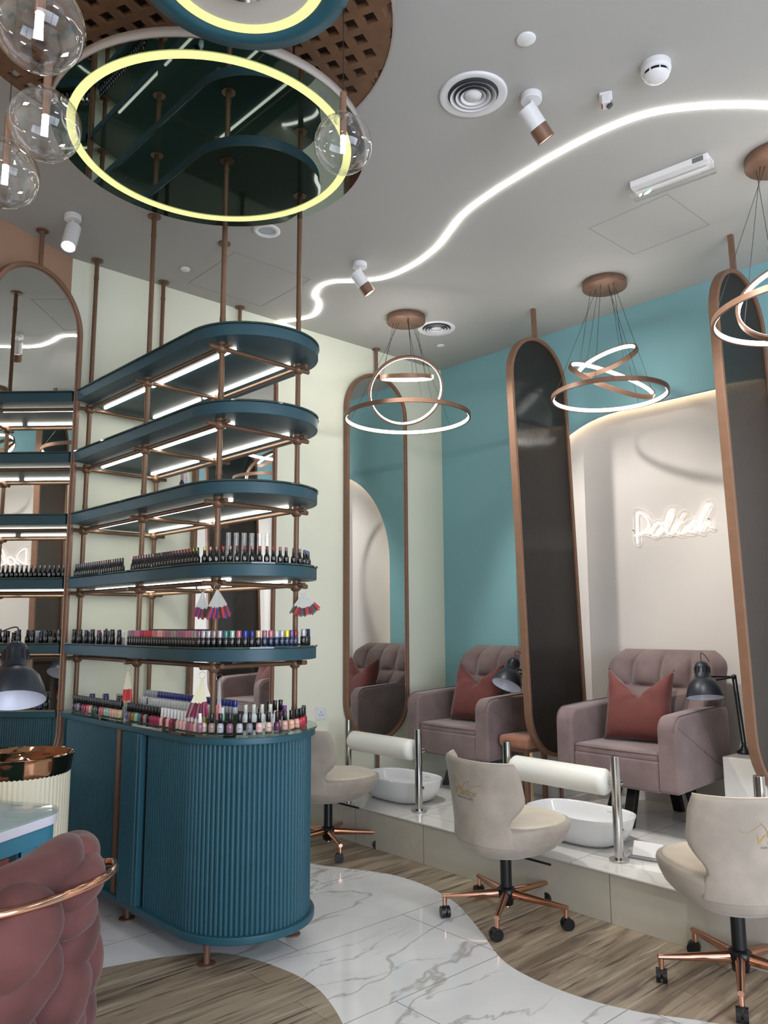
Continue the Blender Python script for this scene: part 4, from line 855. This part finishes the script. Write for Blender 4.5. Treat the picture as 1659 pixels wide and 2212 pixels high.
        for sg in (-1, 1): w.cyl(c2 + n_ * (0.004 * sg) + Vector((0, 0, 0.026)), c2 + n_ * (0.020 * sg) + Vector((0, 0, 0.026)), 0.026, 24)
        w.sphere(tuple(c2 + Vector((0, 0, 0.034))), 0.021, 14, 10, (1, 1, 1.0)); w.cyl(c + Vector((0, 0, 0.03)), c + Vector((0, 0, 0.056)), 0.009, 12)
        w.obj('caster', BLACKP, o)
    return t
swivel_chair(3.07, 3.92, radians(-10), radians(246), 'beige velvet swivel chair half hidden behind the rounded end of the teal cabinet')
swivel_chair(3.0, 2.48, radians(-12), radians(-5), 'beige velvet swivel chair at the centre, in front of the foot basin')
swivel_chair(3.09, 1.435, radians(58), radians(132), 'beige velvet swivel chair cut by the right edge of the view')

# ------------------------------------------------------------------ foreground left: table, pedestal basin, braided chair, lamp
t = thing('manicure_table', 'teal slatted table with a glass top at the left edge', 'table', (1.055, 2.725, 0), atan2(-0.512, -0.859))
TW, TD = 1.15, 0.50       # local x runs along the front edge away from the corner, local y is minus the depth
def trect(ins, r): return rrect(ins, -TD + ins, TW - ins, -ins, r, 8)
MB().prism(trect(0, 0.12), 0.742, 0.750).obj('glass_top', glassmat('table_glass', (244, 250, 251), 0.0, 0.0, 0.25), t)
MB().prism(trect(0.004, 0.118), 0.739, 0.7415).obj('top_underlay', mat('pale_blue_board', (234, 238, 241), 0.3), t)
MB().prism(trect(0.003, 0.118), 0.712, 0.739).obj('white_edge', mat('lilac_white', (214, 210, 224), 0.35), t, bevel=0.002)
MB().prism(trect(0.012, 0.11), 0.66, 0.712).obj('apron', TEALW if False else mat('blue_teal_paint', (58, 122, 146), 0.45), t)
BT = mat('blue_teal_paint', (58, 122, 146), 0.45)
o_ = trect(0.016, 0.105)
legm = MB()
def seg(poly, a, b):   # slats along the outline between arc lengths
    P = [Vector(p) for p in poly]; P.append(P[0]); L = [0]
    for i in range(1, len(P)): L.append(L[-1] + (P[i] - P[i - 1]).length)
    def at(s):
        s = s % L[-1]
        for i in range(1, len(L)):
            if s <= L[i]: tt = (s - L[i - 1]) / max(1e-9, L[i] - L[i - 1]); return P[i - 1].lerp(P[i], tt), (P[i] - P[i - 1]).normalized()
    n = max(1, int(round((b - a) / 0.062))); h = (b - a) / n
    for k in range(n):
        q = [at(a + h * k + 0.0015 + (h - 0.003) * j / 5) for j in range(6)]; o = [tuple(p) for p, d in q]; i = [tuple(p - Vector((d.y, -d.x)) * 0.016) for p, d in q]
        MB().band(o, i, 0.0, 0.662, closed=False).obj('side_slat', BT, t)
per = 2 * (TW + TD)
# corner nearest the cabinet is at local (0, 0): slats wrap it
Lx = TW - 0.032 - 0.21; 
seg([(0.22, -0.016), (0.121, -0.016)] + [(0.121 - 0.105 * sin(radians(a)), -0.121 + 0.105 * cos(radians(a))) for a in range(0, 91, 10)] + [(0.016, -0.38), (0.016, -0.381)], 0.0, 0.21 - 0.105 - 0.006 + 0.165 + 0.26)
m = MB(); m.box((0.50, -0.030, 0.33), (0.55, 0.02, 0.66)); 
fr = MB(); RC = mat('red_brown_panel', (120, 66, 58), 0.5)
for (cx, cz, w, h) in ((0.245, 0.31, 0.04, 0.62), (0.52, 0.635, 0.51, 0.04), (0.795, 0.31, 0.04, 0.62)): fr.box((cx, -0.03, cz), (w, 0.022, h))
fr.obj('red_brown_frame', RC, t); MB().box((0.52, -0.06, 0.31), (0.51, 0.01, 0.62)).obj('back_board', mat('dark_red_brown', (58, 26, 24), 0.6), t)

t = thing('pedestal_basin', 'round cream ribbed pedestal with a polished rose gold bowl on top', 'pedestal basin', (1.085, 3.40, 0))
n = 66; pr = []
for k in range(n):
    for j in range(5):
        a = 2 * pi * (k + (j + 0.5) / 5) / n; r = 0.190 + 0.0045 * sin(pi * (j + 0.5) / 5); pr.append((r * cos(a), r * sin(a)))
MB().prism(pr, 0.0, 0.775, smooth=True).obj('ribbed_body', mat('cream_lacquer', (214, 206, 182), 0.5), t)
def hm(i, j):
    prof = [(0.193, 0.765), (0.196, 0.772), (0.205, 0.835), (0.206, 0.838), (0.202, 0.839), (0.19, 0.815), (0.15, 0.785), (0.10, 0.772), (0.05, 0.768), (0.0, 0.767)]
    k = j * (len(prof) - 1); q = int(min(k, len(prof) - 2)); f = k - q; r = prof[q][0] * (1 - f) + prof[q + 1][0] * f; z = prof[q][1] * (1 - f) + prof[q + 1][1] * f; a = 2 * pi * i
    if q >= 4: z += 0.0025 * sin(a * 11 + r * 90) * sin(r * 160 + a * 3)
    return (r * cos(a), r * sin(a), z)
MB().grid(hm, 96, 46, closedu=True).obj('rose_gold_bowl', mat('mirror_rose_gold', (170, 126, 98), 0.08, 1.0), t, fix=True)

def braided_chair(x, y, face):
    t = thing('braided_armchair', 'old rose velvet armchair of braided rolls with a rose gold hoop', 'armchair', (x, y, 0), face)
    R = 0.285
    MB().lathe([(0.20, 0.16), (0.235, 0.17), (0.25, 0.30), (0.25, 0.40), (0.23, 0.44), (0, 0.45)], n=40).obj('seat', VELPINK, t, fix=True)
    # opening around angle 0; rolls from 50 to 310 degrees, in herringbone columns
    def roll(az, zc, Rr, la, lb, th, tilt, bend=0.9):
        a0 = radians(az); tang = Vector((-sin(a0), cos(a0), 0)); rad = Vector((cos(a0), sin(a0), 0)); up = Vector((0, 0, 1)); q = radians(tilt)
        ax = (tang * cos(q) + up * sin(q)).normalized(); bx = rad.cross(ax).normalized()
        M = Matrix(((ax.x, bx.x, rad.x, rad.x * Rr), (ax.y, bx.y, rad.y, rad.y * Rr), (ax.z, bx.z, rad.z, zc), (0, 0, 0, 1))); hk = cos(q) ** 2
        def bl(i, j):
            u = (j * 2 - 1); a = i * 2 * pi; rr = max(0.0, 1 - abs(u) ** 3.0) ** 0.5; bd = -bend * (u * la) ** 2 / (2 * Rr) * hk * 1.6
            wr = 1 + 0.03 * sin(6 * u + 3 * a); ca, sa = cos(a), sin(a)
            return tuple(M @ Vector((u * la, lb * rr * abs(sa) ** 0.88 * (1 if sa > 0 else -1) * wr, th * rr * abs(ca) ** 0.85 * (1 if ca > 0 else -1) + bd)))
        MB().grid(bl, 40, 28, closedu=True).obj('braid_roll', VELPINK, t, fix=True)
    C0 = 137.2      # the side of the chair towards the room's middle
    for (dl, zc, Rr, la, lb, th, tl) in ((40, 0.798, 0.262, 0.150, 0.046, 0.060, 10), (72, 0.790, 0.262, 0.085, 0.052, 0.055, 0), (57, 0.752, 0.288, 0.112, 0.056, 0.060, 6), (56, 0.682, 0.280, 0.105, 0.050, 0.055, -4),
        (20, 0.690, 0.300, 0.120, 0.090, 0.070, 42), (24, 0.585, 0.276, 0.125, 0.085, 0.066, 36), (64, 0.620, 0.270, 0.100, 0.062, 0.062, 28), (54, 0.515, 0.262, 0.090, 0.085, 0.068, 62), (14, 0.480, 0.262, 0.115, 0.080, 0.066, 20),
        (40, 0.420, 0.250, 0.12, 0.08, 0.066, 30), (66, 0.400, 0.245, 0.11, 0.08, 0.06, -20), (30, 0.30, 0.235, 0.13, 0.08, 0.06, 20), (60, 0.28, 0.235, 0.13, 0.08, 0.06, -20)):
        roll(C0 + dl, zc, Rr, la, lb, th, tl)
    for c, az in enumerate((72, 100, 124, 232, 256, 282)):
        for r in range(5):
            zc = 0.22 + 0.125 * r + (0.05 if c % 2 else 0.0)
            if zc > (0.78 if az < 130 else 0.64): continue
            roll(az, zc, R * (0.84 + 0.15 * min(1, (zc - 0.14) / 0.45)), 0.125, 0.078, 0.062, 26 if (c + r) % 2 else -26)
    m = MB(); RH = 0.352; hp = []
    for k in range(-3, 64):
        dl = -8 + 100 * min(max(k, 0), 60) / 60; e = max(0, -k, k - 60); r = RH - 0.028 * e; a = radians(C0 + dl + (1.6 * e if k > 60 else -1.6 * e)); hp.append((r * cos(a), r * sin(a), 0.762 - 0.024 * (max(0, dl - 35) / 57) ** 2))
    m.tube(hp, 0.010, 12); m.obj('rose_gold_hoop', ROSE, t)
    for a in (50, 130, 230, 310):
        a = radians(a); MB().cyl((0.20 * cos(a), 0.20 * sin(a), 0.17), (0.27 * cos(a), 0.27 * sin(a), 0.0), 0.010, 12).obj('leg', ROSE, t)
    return t
braided_chair(0.565, 2.145, radians(118))
desk_lamp((0.50, 2.50, 0.751), (0.36, 2.62, 1.17), (0.742, 2.41, 1.172), (-0.12, -0.42, -1), 0.088, 'black desk lamp over the glass-topped table, nearest the camera')
# ------------------------------------------------------------------ bottles
_B = {}
def cmat(c, rough=0.25, metal=0.0): return mat('tint_%d_%d_%d_%d' % (c[0], c[1], c[2], int(metal * 10)), c, rough, metal, coat=0.3)
BLK = (13, 13, 16)
MARK = mat('white_print', (225, 225, 225), 0.5)
def bottle_parts(kind, body, cap, sticker, text):
    """list of (name, mesh); cached so that copies share their mesh data"""
    k = (kind, body, cap, sticker, text)
    if k in _B: return _B[k]
    out = []
    if kind == 'gel':          # black bottle with sloping shoulders and a tall slim cap
        out.append(('body', MB().lathe([(0.0115, 0), (0.0125, 0.001), (0.0125, 0.024), (0.0115, 0.029), (0.0075, 0.036), (0.0062, 0.040)], n=16).mesh('body', cmat(body))))
        out.append(('cap', MB().lathe([(0.0062, 0.040), (0.0068, 0.041), (0.0060, 0.068), (0.0056, 0.070), (0, 0.070)], n=14).mesh('cap', cmat(cap))))
        if sticker: out.append(('colour_sticker', MB().box((-0.0058, 0, 0.062), (0.0022, 0.0080, 0.013)).mesh('colour_sticker', cmat(sticker))))
    elif kind == 'block':      # straight black bottle with a coloured broad cap
        out.append(('body', MB().lathe([(0.0122, 0), (0.0128, 0.001), (0.0128, 0.034), (0.0115, 0.038)], n=16).mesh('body', cmat(body))))
        out.append(('cap', MB().lathe([(0.0105, 0.038), (0.0108, 0.039), (0.0106, 0.065), (0.0100, 0.067), (0, 0.067)], n=14).mesh('cap', cmat(cap, 0.25, 0.3 if sticker else 0.0))))
    elif kind == 'polish':     # glass bottle with a tall cap
        out.append(('body', MB().lathe([(0.0125, 0), (0.0140, 0.001), (0.0142, 0.004)], n=18).mesh('body', ACRYL)))
        out.append(('varnish', MB().lathe([(0.0125, 0.0042), (0.0138, 0.006), (0.0138, 0.030), (0.0120, 0.036), (0.0070, 0.041)], n=18).mesh('varnish', cmat(body, 0.12))))
        out.append(('cap', MB().lathe([(0.0072, 0.041), (0.0092, 0.042), (0.0080, 0.062), (0.0088, 0.078), (0.0082, 0.080), (0, 0.080)], n=16).mesh('cap', cmat(cap, 0.3))))
    elif kind == 'small':      # short bottle with a broad straight cap, on the risers
        out.append(('body', MB().lathe([(0.0120, 0), (0.0128, 0.001), (0.0128, 0.022), (0.0110, 0.026)], n=14).mesh('body', cmat(body, 0.15))))
        out.append(('cap', MB().lathe([(0.0104, 0.026), (0.0106, 0.027), (0.0104, 0.053), (0.0098, 0.055), (0, 0.055)], n=14).mesh('cap', cmat(cap, 0.3))))
    elif kind == 'dropper':
        out.append(('body', MB().lathe([(0.017, 0), (0.0175, 0.002), (0.0175, 0.030), (0.010, 0.040)], n=18).mesh('body', cmat(body, 0.4))))
        out.append(('cap', MB().lathe([(0.0095, 0.040), (0.0095, 0.052), (0.004, 0.056), (0.0025, 0.070), (0, 0.071)], n=14).mesh('cap', cmat(cap, 0.4))))
    if text == 'lines':
        m = MB()
        for q, (z, w) in enumerate(((0.0235, 0.014), (0.019, 0.010), (0.014, 0.008))):
            for i in range(3): m.box((-0.0129, (i - 1) * w / 3, z), (0.0006, w / 3 * 0.7, 0.0009), mi=0)
        out.append(('print', m.mesh('print', MARK)))
    elif text:
        sz = {'b': 0.024, 'ORLY': 0.0062}.get(text, 0.006); r = 0.0130 if kind != 'polish' else 0.0144; z0 = 0.008 if text == 'b' else 0.019
        g = text_geo(text, sz); vs = [(-(r) * cos(x / r), -(r) * sin(x / r), z0 + y) for x, y, z in g[0]]
        out.append(('print', MB().add(vs, g[1], 0, False).mesh('print', MARK if kind != 'polish' else mat('dark_print', (60, 52, 54), 0.5))))
    _B[k] = out; return out
NB = [0]
def bottle(kind, p, face, body, cap, label, group, sticker=None, text=None, s=1.0, cat='bottle'):
    parts = bottle_parts(kind, body, cap, sticker, text)
    o = bpy.data.objects.new('polish_bottle', parts[0][1]); COL.objects.link(o); o.location = p; o.rotation_euler = (0, 0, face); o.scale = (s, s, s); tag(o, label, cat, group)
    for nm, me in parts[1:]:
        c = bpy.data.objects.new(nm, me); COL.objects.link(c); c.parent = o
    NB[0] += 1; return o
def rowpt(v=None, ang=None, ins=0.045):
    r = RB - ins
    if ang is None: return (UC0 - r, v), TH
    return (UC0 + r * cos(radians(ang)), VC0 + r * sin(radians(ang))), TH + radians(ang) - pi
def aim(p): return atan2(-p.y, -p.x) - pi     # local -x faces the room side where the camera stands
def place(kind, u, v, z, body, cap, label, group, sticker=None, text=None, s=1.0, face=None):
    p = ul(u, v, z); f = (TH if face is None else face) + random.uniform(-0.12, 0.12); return bottle(kind, p, f, body, cap, label, group, sticker, text, s)
def cname(c):
    for n, q in CN: 
        if q == c: return n
    return 'coloured'
CN = [('lilac', (176, 160, 200)), ('pale pink', (222, 176, 176)), ('blush', (212, 160, 148)), ('pink', (226, 110, 130)), ('hot pink', (214, 70, 110)), ('orange', (226, 110, 60)), ('yellow', (226, 206, 60)), ('lime', (196, 208, 50)), ('red', (184, 36, 50)), ('dark red', (120, 26, 38)), ('grey', (130, 130, 138)), ('blue', (40, 60, 150)), ('sky blue', (70, 120, 190)), ('teal', (60, 120, 120)), ('brown', (110, 76, 66)), ('mauve', (140, 96, 116)), ('plum', (92, 34, 74)), ('silver', (176, 176, 184)), ('rose', (186, 104, 118)), ('nude', (206, 176, 160)), ('peach', (226, 170, 146)), ('violet', (92, 80, 130)), ('dark green', (60, 84, 78)), ('black', BLK), ('white', (230, 230, 232)), ('mint', (150, 190, 170)), ('raspberry', (150, 30, 76)), ('wine', (84, 16, 40)), ('taupe', (150, 130, 124)), ('sand', (204, 176, 140)), ('olive', (130, 118, 40)), ('navy', (24, 36, 110)), ('purple', (104, 40, 130))]
D = dict(CN)
Z4, Z5, Z3, ZK = shelf_z[3] + 0.060, shelf_z[4] + 0.060, shelf_z[2] + 0.060, 0.9065
# fourth shelf: black gel bottles
st1 = ['lilac', 'lilac', 'grey', 'lilac', 'silver', 'silver', 'lilac', 'silver', 'pale pink', 'silver', 'pale pink', 'blush', 'silver', 'blush', 'pale pink', 'blush', 'pink', 'blush', 'pale pink', 'blush', 'brown', 'blush']
for i, c in enumerate(st1):
    v = 1.315 - i * 0.0262; (u, vv), f = rowpt(v)
    place('gel', u, vv, Z4, BLK, BLK, 'black gel bottle, %s from the mirror on the fourth shelf, %s cap sticker' % (ORD[i], c), 'black gel bottles along the fourth shelf', D[c], 'b' if i in (3, 12, 13) else 'lines')
st2 = ['blush', 'pink', 'pale pink', 'pink', 'blush', 'pink', 'pale pink', 'blush', 'silver', 'brown', 'brown', 'taupe', 'wine', 'dark red', 'brown', 'mauve', 'rose', 'pink', 'pink', 'pink', 'orange', 'orange', 'yellow', 'lime']
for i, c in enumerate(st2):
    v = 0.650 - i * 0.0258; (u, vv), f = rowpt(v)
    place('gel', u, vv, Z4, BLK, BLK, 'black gel bottle on fourth shelf, %s after second front post, %s sticker' % (ORD[i], c), 'black gel bottles along the fourth shelf', D[c], 'b' if i in (1, 8) else 'lines')
st3 = ['lime', 'red', 'dark red', 'red', 'red', 'dark red', 'red', 'red', 'red', 'dark red', 'red', 'red', 'dark red', 'wine', 'plum', 'violet', 'blue', 'sky blue']
for i, c in enumerate(st3):
    ang = 194 + min(i, 12) * 6.5 + max(0, i - 12) * 9.5; (u, vv), f = rowpt(None, ang)
    place('gel', u, vv, Z4, BLK, BLK, 'black gel bottle, %s round the fourth shelf end from corner post, %s sticker' % (ORD[i], c), 'black gel bottles round the end of the fourth shelf', D[c], 'b' if i in (1, 2, 5, 6, 7, 9, 11) else 'lines', face=aim(ul(u, vv)))
# clear tubes
for i in range(6):
    t = MB(); t.lathe([(0.011, 0.0), (0.011, 0.15)], n=18, caps=False); t.lathe([(0.0095, 0.003), (0.0095, 0.15)], n=18, caps=False); t.lathe([(0.011, 0.0), (0.0, 0.0)], n=18, caps=False)
    o = t.obj('clear_tube', CLEAR); p = ul(0.105 + i * 0.031, 0.075 - i * 0.016, Z4); o.location = p
    tag(o, 'tall clear tube, %s from left, behind the fourth shelf gel bottles' % ORD[i], 'tube', 'tall clear plastic tubes')
# third shelf: two lone bottles
place('gel', -0.045, 0.235, Z3, (28, 26, 60), (150, 110, 140), 'dark blue bottle with a mauve cap, left one of two on the third shelf', 'two lone bottles on the third shelf', None, 'lines')
place('gel', -0.045, 0.185, Z3, (176, 200, 206), (196, 190, 170), 'pale glass bottle with a silvery cap, right one of two on the third shelf', 'two lone bottles on the third shelf', None, 'lines')
# fifth shelf
g5 = 'dark bottles at the mirror end of the fifth shelf'
for i in range(15):
    v = 1.31 - i * 0.038; (u, vv), f = rowpt(v, None, 0.05 + (0.022 if i % 2 else 0)); c = ['black', 'dark red', 'black', 'navy', 'black', 'wine', 'black', 'black', 'plum', 'black', 'black', 'navy', 'black', 'black', 'black'][i]
    place(['block', 'gel', 'block', 'small'][i % 4], u, vv, Z5, BLK, D[c] if i % 4 != 1 else BLK, 'dark bottle with a %s cap, %s from the mirror on the fifth shelf' % (c, ORD[i]), g5, None, 'lines', 1.0 if i % 3 else 1.06)
for i in range(8):
    place('small', UC0 - 0.19 + (i % 2) * 0.02, 1.27 - i * 0.06, Z5, D['silver'], [D['dark red'], BLK, D['white'], BLK][i % 4], '%s bottle with %s cap, second row, %s from the mirror on fifth shelf' % ('silver', ['dark red', 'black', 'white', 'black'][i % 4], ORD[i]), 'second row bottles at the mirror end of the fifth shelf', None, None, 1.15)
c5 = ['grey', 'mauve', 'mauve', 'rose', 'rose', 'raspberry', 'raspberry', 'red', 'red', 'red', 'rose', 'rose', 'blush', 'blush', 'rose', 'mauve', 'mauve', 'taupe', 'taupe', 'mauve', 'mauve', 'mauve', 'rose', 'rose', 'taupe', 'taupe']
for i, c in enumerate(c5):
    v = 0.655 - i * 0.0242; (u, vv), f = rowpt(v, None, 0.045)
    place('block', u, vv, Z5, BLK, D[c], 'black bottle, %s cap, %s after second front post on the fifth shelf' % (c, ORD[i]), 'black bottles with coloured caps along the fifth shelf', None, 'lines')
for i in range(16):
    place('block', UC0 - RB + 0.125, 0.60 - i * 0.036, Z5, BLK, BLK, 'all-black back row bottle, %s after second front post on fifth shelf' % ORD[i], 'all-black bottles in the back row of the fifth shelf', None, None, 1.08)
c5b = ['mauve', 'silver', 'silver', 'taupe', 'silver', 'teal', 'mint', 'rose', 'blue', 'navy', 'sand', 'mauve', 'rose', 'silver', 'silver', 'yellow', 'violet', 'dark red']
for i, c in enumerate(c5b):
    ang = 190 + i * 5.6; (u, vv), f = rowpt(None, ang)
    place('block', u, vv, Z5, BLK if i < 11 else (16, 34, 66), D[c], 'black bottle, shiny %s cap, %s round fifth shelf end from corner post' % (c, ORD[i]), 'shiny-capped bottles round the end of the fifth shelf', (1, 1, 1), 'lines', face=aim(ul(u, vv)))
for i, c in enumerate(['silver', 'black', 'navy', 'sky blue']):
    ang = 300 + i * 8; (u, vv), f = rowpt(None, ang)
    place('block', u, vv, Z5, BLK if i < 3 else D['silver'], D[c], 'bottle with %s cap in the last cluster at the fifth shelf right tip' % c, 'last four bottles at the right tip of the fifth shelf', (1, 1, 1), 'lines', 1.05, face=aim(ul(u, vv)))
# worktop, front row
b1 = ['black', 'violet', 'taupe', 'black', 'raspberry', 'raspberry', 'rose', 'peach', 'dark green', 'dark green', 'black', 'rose', 'rose', 'mint', 'mint', 'blush', 'peach', 'nude', 'sand']
for i, c in enumerate(b1):
    v = 1.255 - i * 0.0290; (u, vv), f = rowpt(v, None, 0.05)
    place('polish', u, vv, ZK, D[c], BLK, '%s nail polish, black cap, %s from the mirror end on the worktop' % (c, ORD[i]), 'black-capped polishes along the worktop edge', None, None)
b2 = ['violet', 'brown', 'olive', 'mint', 'teal', 'wine', 'taupe', 'black', 'raspberry', 'raspberry', 'raspberry']
for i, c in enumerate(b2):
    v = 0.645 - i * 0.0290; (u, vv), f = rowpt(v, None, 0.05)
    place('polish', u, vv, ZK, D[c], BLK, '%s nail polish, black cap, %s after second front post on the worktop' % (c, ORD[i]), 'black-capped polishes along the worktop edge', None, None)
b3 = ['pale pink', 'dark red', 'nude', 'raspberry', 'wine', 'nude', 'pale pink', 'pale pink', 'mauve', 'rose', 'nude', 'mauve']
for i, c in enumerate(b3):
    v = 0.322 - i * 0.0285; (u, vv), f = rowpt(v, None, 0.05)
    place('polish', u, vv, ZK, D[c], D['white'], '%s nail polish, white cap, %s in its row before the worktop corner post' % (c, ORD[i]), 'white-capped polishes before the corner post', None, None)
b4 = [('nude', 'olive'), ('taupe', 'black'), ('silver', 'black'), ('mauve', 'black'), ('silver', 'black'), ('grey', 'black'), ('pale pink', 'black'), ('nude', 'black'), ('plum', 'black'), ('blush', 'black'), ('peach', 'black'), ('blush', 'black'), ('red', 'black'), ('red', 'black'), ('wine', 'black'), ('wine', 'black')]
for i, (c, k) in enumerate(b4):
    ang = 196 + i * 8.8; (u, vv), f = rowpt(None, ang, 0.058)
    place('polish', u, vv, ZK, D[c], D[k], '%s nail polish, %s cap, %s round the worktop end from corner post' % (c, k, ORD[i]), 'polishes round the end of the worktop', None, 'ORLY', face=aim(ul(u, vv)))
for i in range(3):
    place('polish', 0.30 + i * 0.034, 0.015 + i * 0.004, ZK + 0.012, D[['plum', 'rose', 'wine'][i]], BLK, '%s nail polish, black cap, in the row behind at the worktop right end' % ['plum', 'rose', 'wine'][i], 'back row polishes at the right end', None, None, 1.15)
# stepped clear riser with white and blue capped bottles
rs = thing('bottle_riser', 'clear acrylic stepped riser in the middle of the worktop', 'riser', ul(0.2, 0.5, ZK))
for nm, (ua, ub, va, vb, h) in {'lower_step': (0.090, 0.135, 0.06, 0.98, 0.030), 'upper_step': (0.137, 0.215, 0.06, 0.98, 0.055)}.items():
    m = MB(); m.prism([tuple(ul(a, b).xy) for a, b in ((ua, va), (ub, va), (ub, vb), (ua, vb))], ZK + h - 0.004, ZK + h); m.prism([tuple(ul(a, b).xy) for a, b in ((ua, va), (ua + 0.003, va), (ua + 0.003, vb), (ua, vb))], ZK, ZK + h - 0.004)
    o = m.obj(nm, ACRYL); o.parent = rs; o.matrix_parent_inverse = Matrix.Translation(-rs.location)
for i in range(30):
    v = 0.93 - i * 0.0285
    place('small', 0.112, v, ZK + 0.030, D['mint'] if i % 3 else D['silver'], D['white'], 'short white-capped bottle, %s from mirror end on the lower clear step' % ORD[i], 'white-capped bottles on the lower step', None, None, 0.98)
for i in range(30):
    v = 0.93 - i * 0.0285; c = 'silver' if i < 5 else 'navy'
    place('small', 0.178, v, ZK + 0.055, D['silver'], D[c] if c != 'navy' else (26, 40, 128), 'short %s-capped bottle, %s from the mirror end on the upper clear step' % ('blue' if c == 'navy' else 'silver', ORD[i]), 'bottles on the upper step', None, None, 1.0)
for i in range(9):
    c = ['navy', 'black', 'silver', 'navy', 'black', 'dark red', 'black', 'silver', 'black'][i]
    place('small', 0.02 + (i % 3) * 0.05, 1.22 - i * 0.055, ZK, [D['silver'], BLK][i % 2], D[c], 'short bottle, %s cap, %s in loose group behind the worktop front row' % ('blue' if c == 'navy' else c, ORD[i]), 'loose bottles behind the front row', None, None, 1.5)
for i in range(4):
    place('polish', 0.205 + i * 0.030, 0.060 - i * 0.020, ZK + 0.012, D['white'], (222, 222, 210), 'large white bottle, ivory cap, %s of four behind the worktop end row' % ORD[i], 'large white bottles behind the end row', None, None, 1.0)
o = place('dropper', 0.28, -0.055, ZK, D['white'], D['white'], 'white dropper bottle behind the end row on the worktop', None, None, None); 
o = place('polish', 0.325, -0.065, ZK, D['silver'], D['purple'], 'clear bottle with a purple cap next to the white dropper bottle', None, None, None, 1.1)

# nail colour swatch fans hanging from the rods
def fan(u, v, z, n, spread, length, cols, label, tilt=0.0, stick=(235, 235, 240)):
    t = thing('swatch_fan', label, 'swatch fan', ul(u, v, z), TH + 0.75, 'nail colour swatch fans hanging from the rods')
    t.rotation_euler[2] = atan2(R_.y, R_.x)
    m = MB(); m.tube([(0.014 * cos(a), 0, 0.014 * sin(a) - 0.004) for a in [2 * pi * k / 24 for k in range(24)]], 0.0008, 5, closed=True); m.obj('metal_ring', CHROME, t)
    for i in range(n):
        a = tilt + radians(-spread / 2 + spread * i / max(1, n - 1)); dy = (i - n / 2) * 0.0012 + random.uniform(-0.002, 0.002)
        d = Vector((sin(a), 0, -cos(a))); s = Vector((cos(a), 0, sin(a))); o0 = Vector((0, dy, -0.016)); L = length * random.uniform(0.94, 1.04)
        def q(l0, l1, w0, w1): return [tuple(o0 + d * l0 - s * w0), tuple(o0 + d * l0 + s * w0), tuple(o0 + d * l1 + s * w1), tuple(o0 + d * l1 - s * w1)]
        def slab(pts, th=0.0012):
            vs = pts + [(p[0], p[1] + th, p[2]) for p in pts]; return vs, [(0, 1, 2, 3), (7, 6, 5, 4), (0, 4, 5, 1), (1, 5, 6, 2), (2, 6, 7, 3), (3, 7, 4, 0)]
        mm = MB(); mm.add(*slab(q(0, L * 0.62, 0.002, 0.0055)), 0, False); mm.add(*slab(q(L * 0.62, L, 0.0055, 0.0035)), 1, False)
        mm.obj('swatch', [glassmat('frosted_stick', (225, 225, 232), 0.3, 0.45) if stick[0] == 235 else mat('ivory_stick', stick, 0.4), cmat(cols[i % len(cols)])], t)
FC = [D['raspberry'], D['plum'], D['navy'], D['red'], D['wine'], D['blue'], D['red'], D['dark red'], D['black']]
fan(-0.045, 0.03, 1.505, 12, 34, 0.115, FC, 'swatch fan with red and purple tips, left one under the fourth shelf corner post', -0.05)
fan(-0.02, -0.045, 1.512, 16, 52, 0.125, FC[::-1], 'swatch fan with blue and red tips, before the corner post under fourth shelf', 0.05)
fan(0.4295, -0.055, 1.504, 18, 84, 0.105, [D['dark green'], D['black'], D['red'], D['red'], D['wine'], D['dark red'], D['plum']], 'wide swatch fan with red tips under the right end of the fourth shelf', 0.15)
fan(-0.055, 0.0, 1.145, 12, 30, 0.165, [D['wine'], D['mauve'], D['wine'], D['raspberry']], 'long ivory swatch fan with wine tips under the fifth shelf corner post', -0.1, (226, 218, 190))
fan(-0.005, -0.055, 1.135, 2, 4, 0.155, [D['rose'], D['nude']], 'single clear swatch with a pink tip on a big wire ring', 0.0)
fan(-0.055, 0.665, 1.150, 9, 16, 0.145, [D['red'], (220, 90, 80)], 'white swatch fan with coral red tips under the fifth shelf, at the second front post', 0.0, (226, 226, 226))
